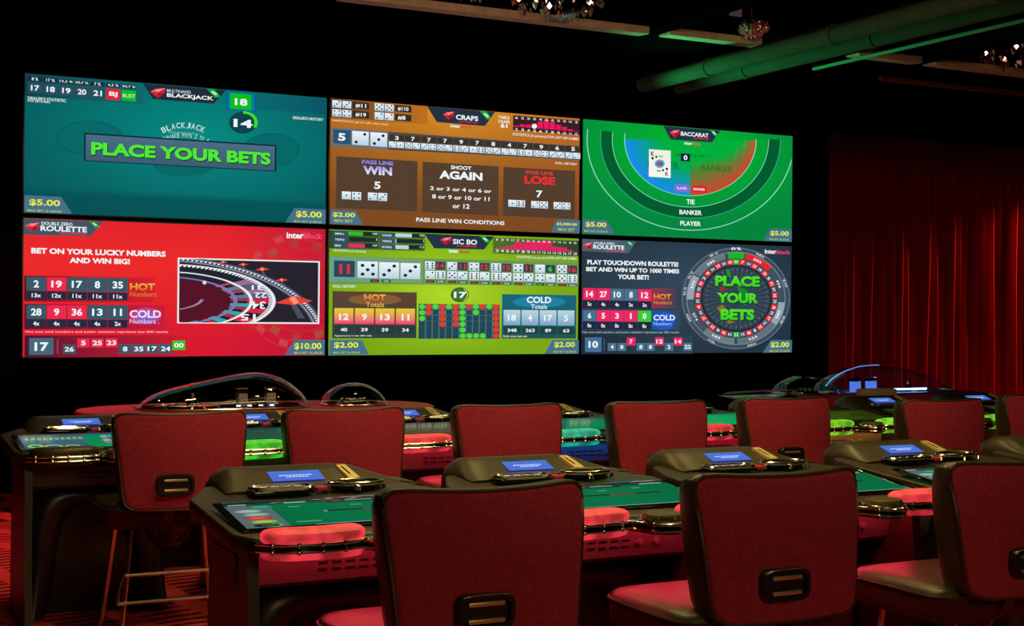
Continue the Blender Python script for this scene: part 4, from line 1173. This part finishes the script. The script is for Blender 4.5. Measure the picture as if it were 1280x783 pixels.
def dome_table(label, cx, cy, rx, ry, domes):
    t = thing('dome_table', label, 'gaming table', (cx, cy, 0), 0, 'dome tables')
    m = MB().use(M['plastic']); m.prism(oval(0, 0, rx*.8, ry*.75), 0, .82, .02); obj('pedestal', m, t)
    m = MB().use(M['rim']); m.prism(oval(0, 0, rx, ry), .82, .895, .025, 4)
    o = obj('rim', m, t); part_label(o, 'burgundy lacquered rim')
    for dx, dy, L, W, H, tb, blue in domes:
        m = MB().use(M['blueglow_bed'] if blue else M['gloss']); m.prism([(dx+x, dy+y) for x, y in oval(0, 0, L/2*.99, W*1.02)], .895, .902, .002, 1)
        base = obj('dome_base', m, t)
        obj('dome', dome_mesh(L, W, H, tb), t, (dx, dy, .902))
        m = MB().use(M['chrome']); m.tube([(dx+x, dy+y, .904) for x, y in oval(0, 0, L/2, W*1.03)], .006, 6, closed=True); obj('dome_ring', m, t)
        m = MB()
        if L > .6:
            m.use(M['gloss']); m.lathe([(.001, .05), (.03, .05), (.04, .02), (.16, .012), (.17, 0)], (dx-.18*L*(1 if not blue else -1), dy, .902), 24)
            m.use(M['chrome']); m.lathe([(.001, .085), (.012, .08), (.012, .04), (.03, .035)], (dx-.18*L*(1 if not blue else -1), dy, .902), 12)
            obj('wheel', m, t)
            for k in range(2):
                m = MB().use(M['bluepanel'] if blue else M['greybox']); sx = dx+(.12+.18*k if not blue else -.30+.16*k)
                m.box(sx-.028, sx+.03, dy-.02, dy+.05, .902, .98, .006); m.use(M['gloss']).box(sx-.035, sx+.04, dy-.01, dy+.05, .98, 1.012, .006)
                obj('dealing_tower', m, t)
            m = MB().use(M['blueled'])
            if blue:
                n_ = 40; arc = []
                for k in range(n_+1):
                    tt = .025+.42*k/n_; arc.append((dx-L/2+L*tt, dy, .902+H*.95*profile(tb, tt)))
                for _ in range(6): arc = [arc[0]]+[tuple((arc[k-1][q]+2*arc[k][q]+arc[k+1][q])/4 for q in range(3)) for k in range(1, n_)]+[arc[-1]]
                mm = MB().use(M['blueled2']); mm.tube(arc, .0045, 8); obj('light_arc', mm, t)
                bl = light('dome_blue_light', 'POINT', (0, 0, 0), (0, 0, -1), .3, (.1, .25, 1), shadow_soft_size=.02); bl.parent = t; bl.location = (dx-.05, dy+.05, 1.03)
                m.box(dx-.10, dx+.28, dy-.16, dy-.145, .918, .931, .003, 1)
            else:
                for k in range(4): m.box(dx+.05+.07*k, dx+.075+.07*k, dy-.12, dy-.115, .910, .916, .001, 1)
            obj('light_bar', m, t)
        else:
            m.use(M['gloss']); m.lathe([(.001, .02), (.09, .018), (.11, 0)], (dx, dy, .902), 20); obj('dice_bed', m, t)
            m = MB().use(M['chrome'])
            for k in range(3): m.box(dx-.05+.045*k, dx-.03+.045*k, dy-.01, dy+.01, .92, .94, .002, 1)
            obj('dice', m, t)
    return t
dome_table('burgundy dome table at the left, long clear teardrop dome beside a small round dome', 2.60, 8.47, 1.12, .54,
           [(-.245, 0, 1.06, .28, .213, LT, False), (.605, 0, .415, .185, .136, ST_, False)])
dome_table('burgundy dome table at the right, small clear dome beside a large blue lit dome', 7.40, 8.50, 1.17, .54,
           [(-.51, 0, .50, .21, .136, ST_, False), (.29, 0, 1.27, .31, .218, RT, True)])
def end_console():
    t = bpy.data.objects['dome_table.001']
    m = MB().use(M['gloss']); m.prism([(-1.46, -.48), (-1.07, -.62), (-.98, -.10), (-1.37, -.04)], .82, lambda x, y: .90+.06*(x+1.46), .012, 2); obj('end_console', m, t)
    m = MB().use(glow('red')[0]); m.prism([(-1.47, -.50), (-1.31, -.565), (-1.29, -.52), (-1.45, -.455)], .74, .875, .02, 3); part_label(obj('end_armrest', m, t), 'glowing red end armrest')
end_console()
m = MB().use(M['beige']); m.prism([(-.15, -.05), (.15, -.05), (.15, .05), (-.15, .05)], 0, .055, .008)
tag(obj('card_box', m, None, (7.22, 8.08, .896), (0, 0, R(-4))), 'flat beige box lying on the right dome table in front of its large dome', 'box')

# ------------------------------------------------------------------ overhead
def duct(x, r, z, lb):
    m = MB().use(M['duct'])
    m.tube([(x, 3.0+.25*k, z) for k in range(27)], lambda t: r, 20)
    for k in range(1, 5): m.tube([(x, 3.0+1.4*k-.03, z), (x, 3.0+1.4*k+.03, z)], r+.006, 20)
    return tag(obj('ceiling_duct', m), lb, 'duct', 'pair of green lit ducts')
duct(6.03, .062, 3.33, 'upper left round duct of the green lit pair under the ceiling')
duct(6.38, .062, 3.345, 'lower right round duct of the green lit pair under the ceiling')
m = MB().use(mat('green_lit_rail', (.08, .30, .20), .4)); m.box(6.60, 6.63, 4.8, 8.1, 3.285, 3.305, .004)  # green light on this edge is put into its base colour
tag(obj('ceiling_rail', m), 'thin green lit rail running under the ceiling beside the ducts', 'rail')
def chandelier(lb, x, y, z, r, h, cm, seed):
    t = thing('chandelier', lb, 'chandelier', (x, y, z), 0, 'coffer chandeliers')
    m = MB().use(M['chrome']); m.tube([(0, 0, h*.8), (0, 0, 4.2-z)], .012, 8); m.lathe([(.001, h*.8), (r*.5, h*.75), (r*.55, h*.65), (.001, h*.6)], (0, 0, 0), 20); obj('frame', m, t)
    rg = random.Random(seed); m = MB().use(cm)
    for k in range(110):
        a = rg.uniform(0, 2*PI); e = rg.uniform(-1, .55); q = math.sqrt(max(0, 1-e*e))*r*rg.uniform(.85, 1.05)
        px, py, pz = q*math.cos(a), q*math.sin(a), h*.45+e*h*.5; s_ = rg.uniform(.02, .045)
        m.lathe([(.001, -s_), (s_*.6, 0), (.001, s_)], (px, py, pz), 5)
    o = obj('crystals', m, t); o['kind'] = 'stuff'
    for k in range(5):
        m = MB().use(M['warmlamp']); m.lathe([(.001, -.02), (.02, 0), (.001, .03)], (r*.75*math.cos(k*1.256), r*.75*math.sin(k*1.256), h*.3), 8)
        obj('bulb', m, t)
chandelier('glittering crystal chandelier in the middle of the large ceiling recess', 4.52, 8.2, 3.50, .34, .34, M['crystal'], 1)
chandelier('small crystal chandelier at the left of the large ceiling recess', 3.88, 8.2, 3.56, .2, .22, M['crystal'], 2)
chandelier('amber crystal chandelier in the ceiling recess at the right', 8.7, 8.1, 3.52, .36, .3, M['crystal_red'], 3)
chandelier('tiny crystal light seen at the edge of the second ceiling recess', 6.14, 8.2, 3.53, .10, .1, M['crystal'], 4)
m = MB().use(M['plate']); m.box(-.055, .055, -.012, 0, -.03, .03, .004)
tag(obj('ceiling_plate', m, None, (6.2, 8.5, 3.74)), 'small pinkish plate on the side wall of the second ceiling recess', 'sign')
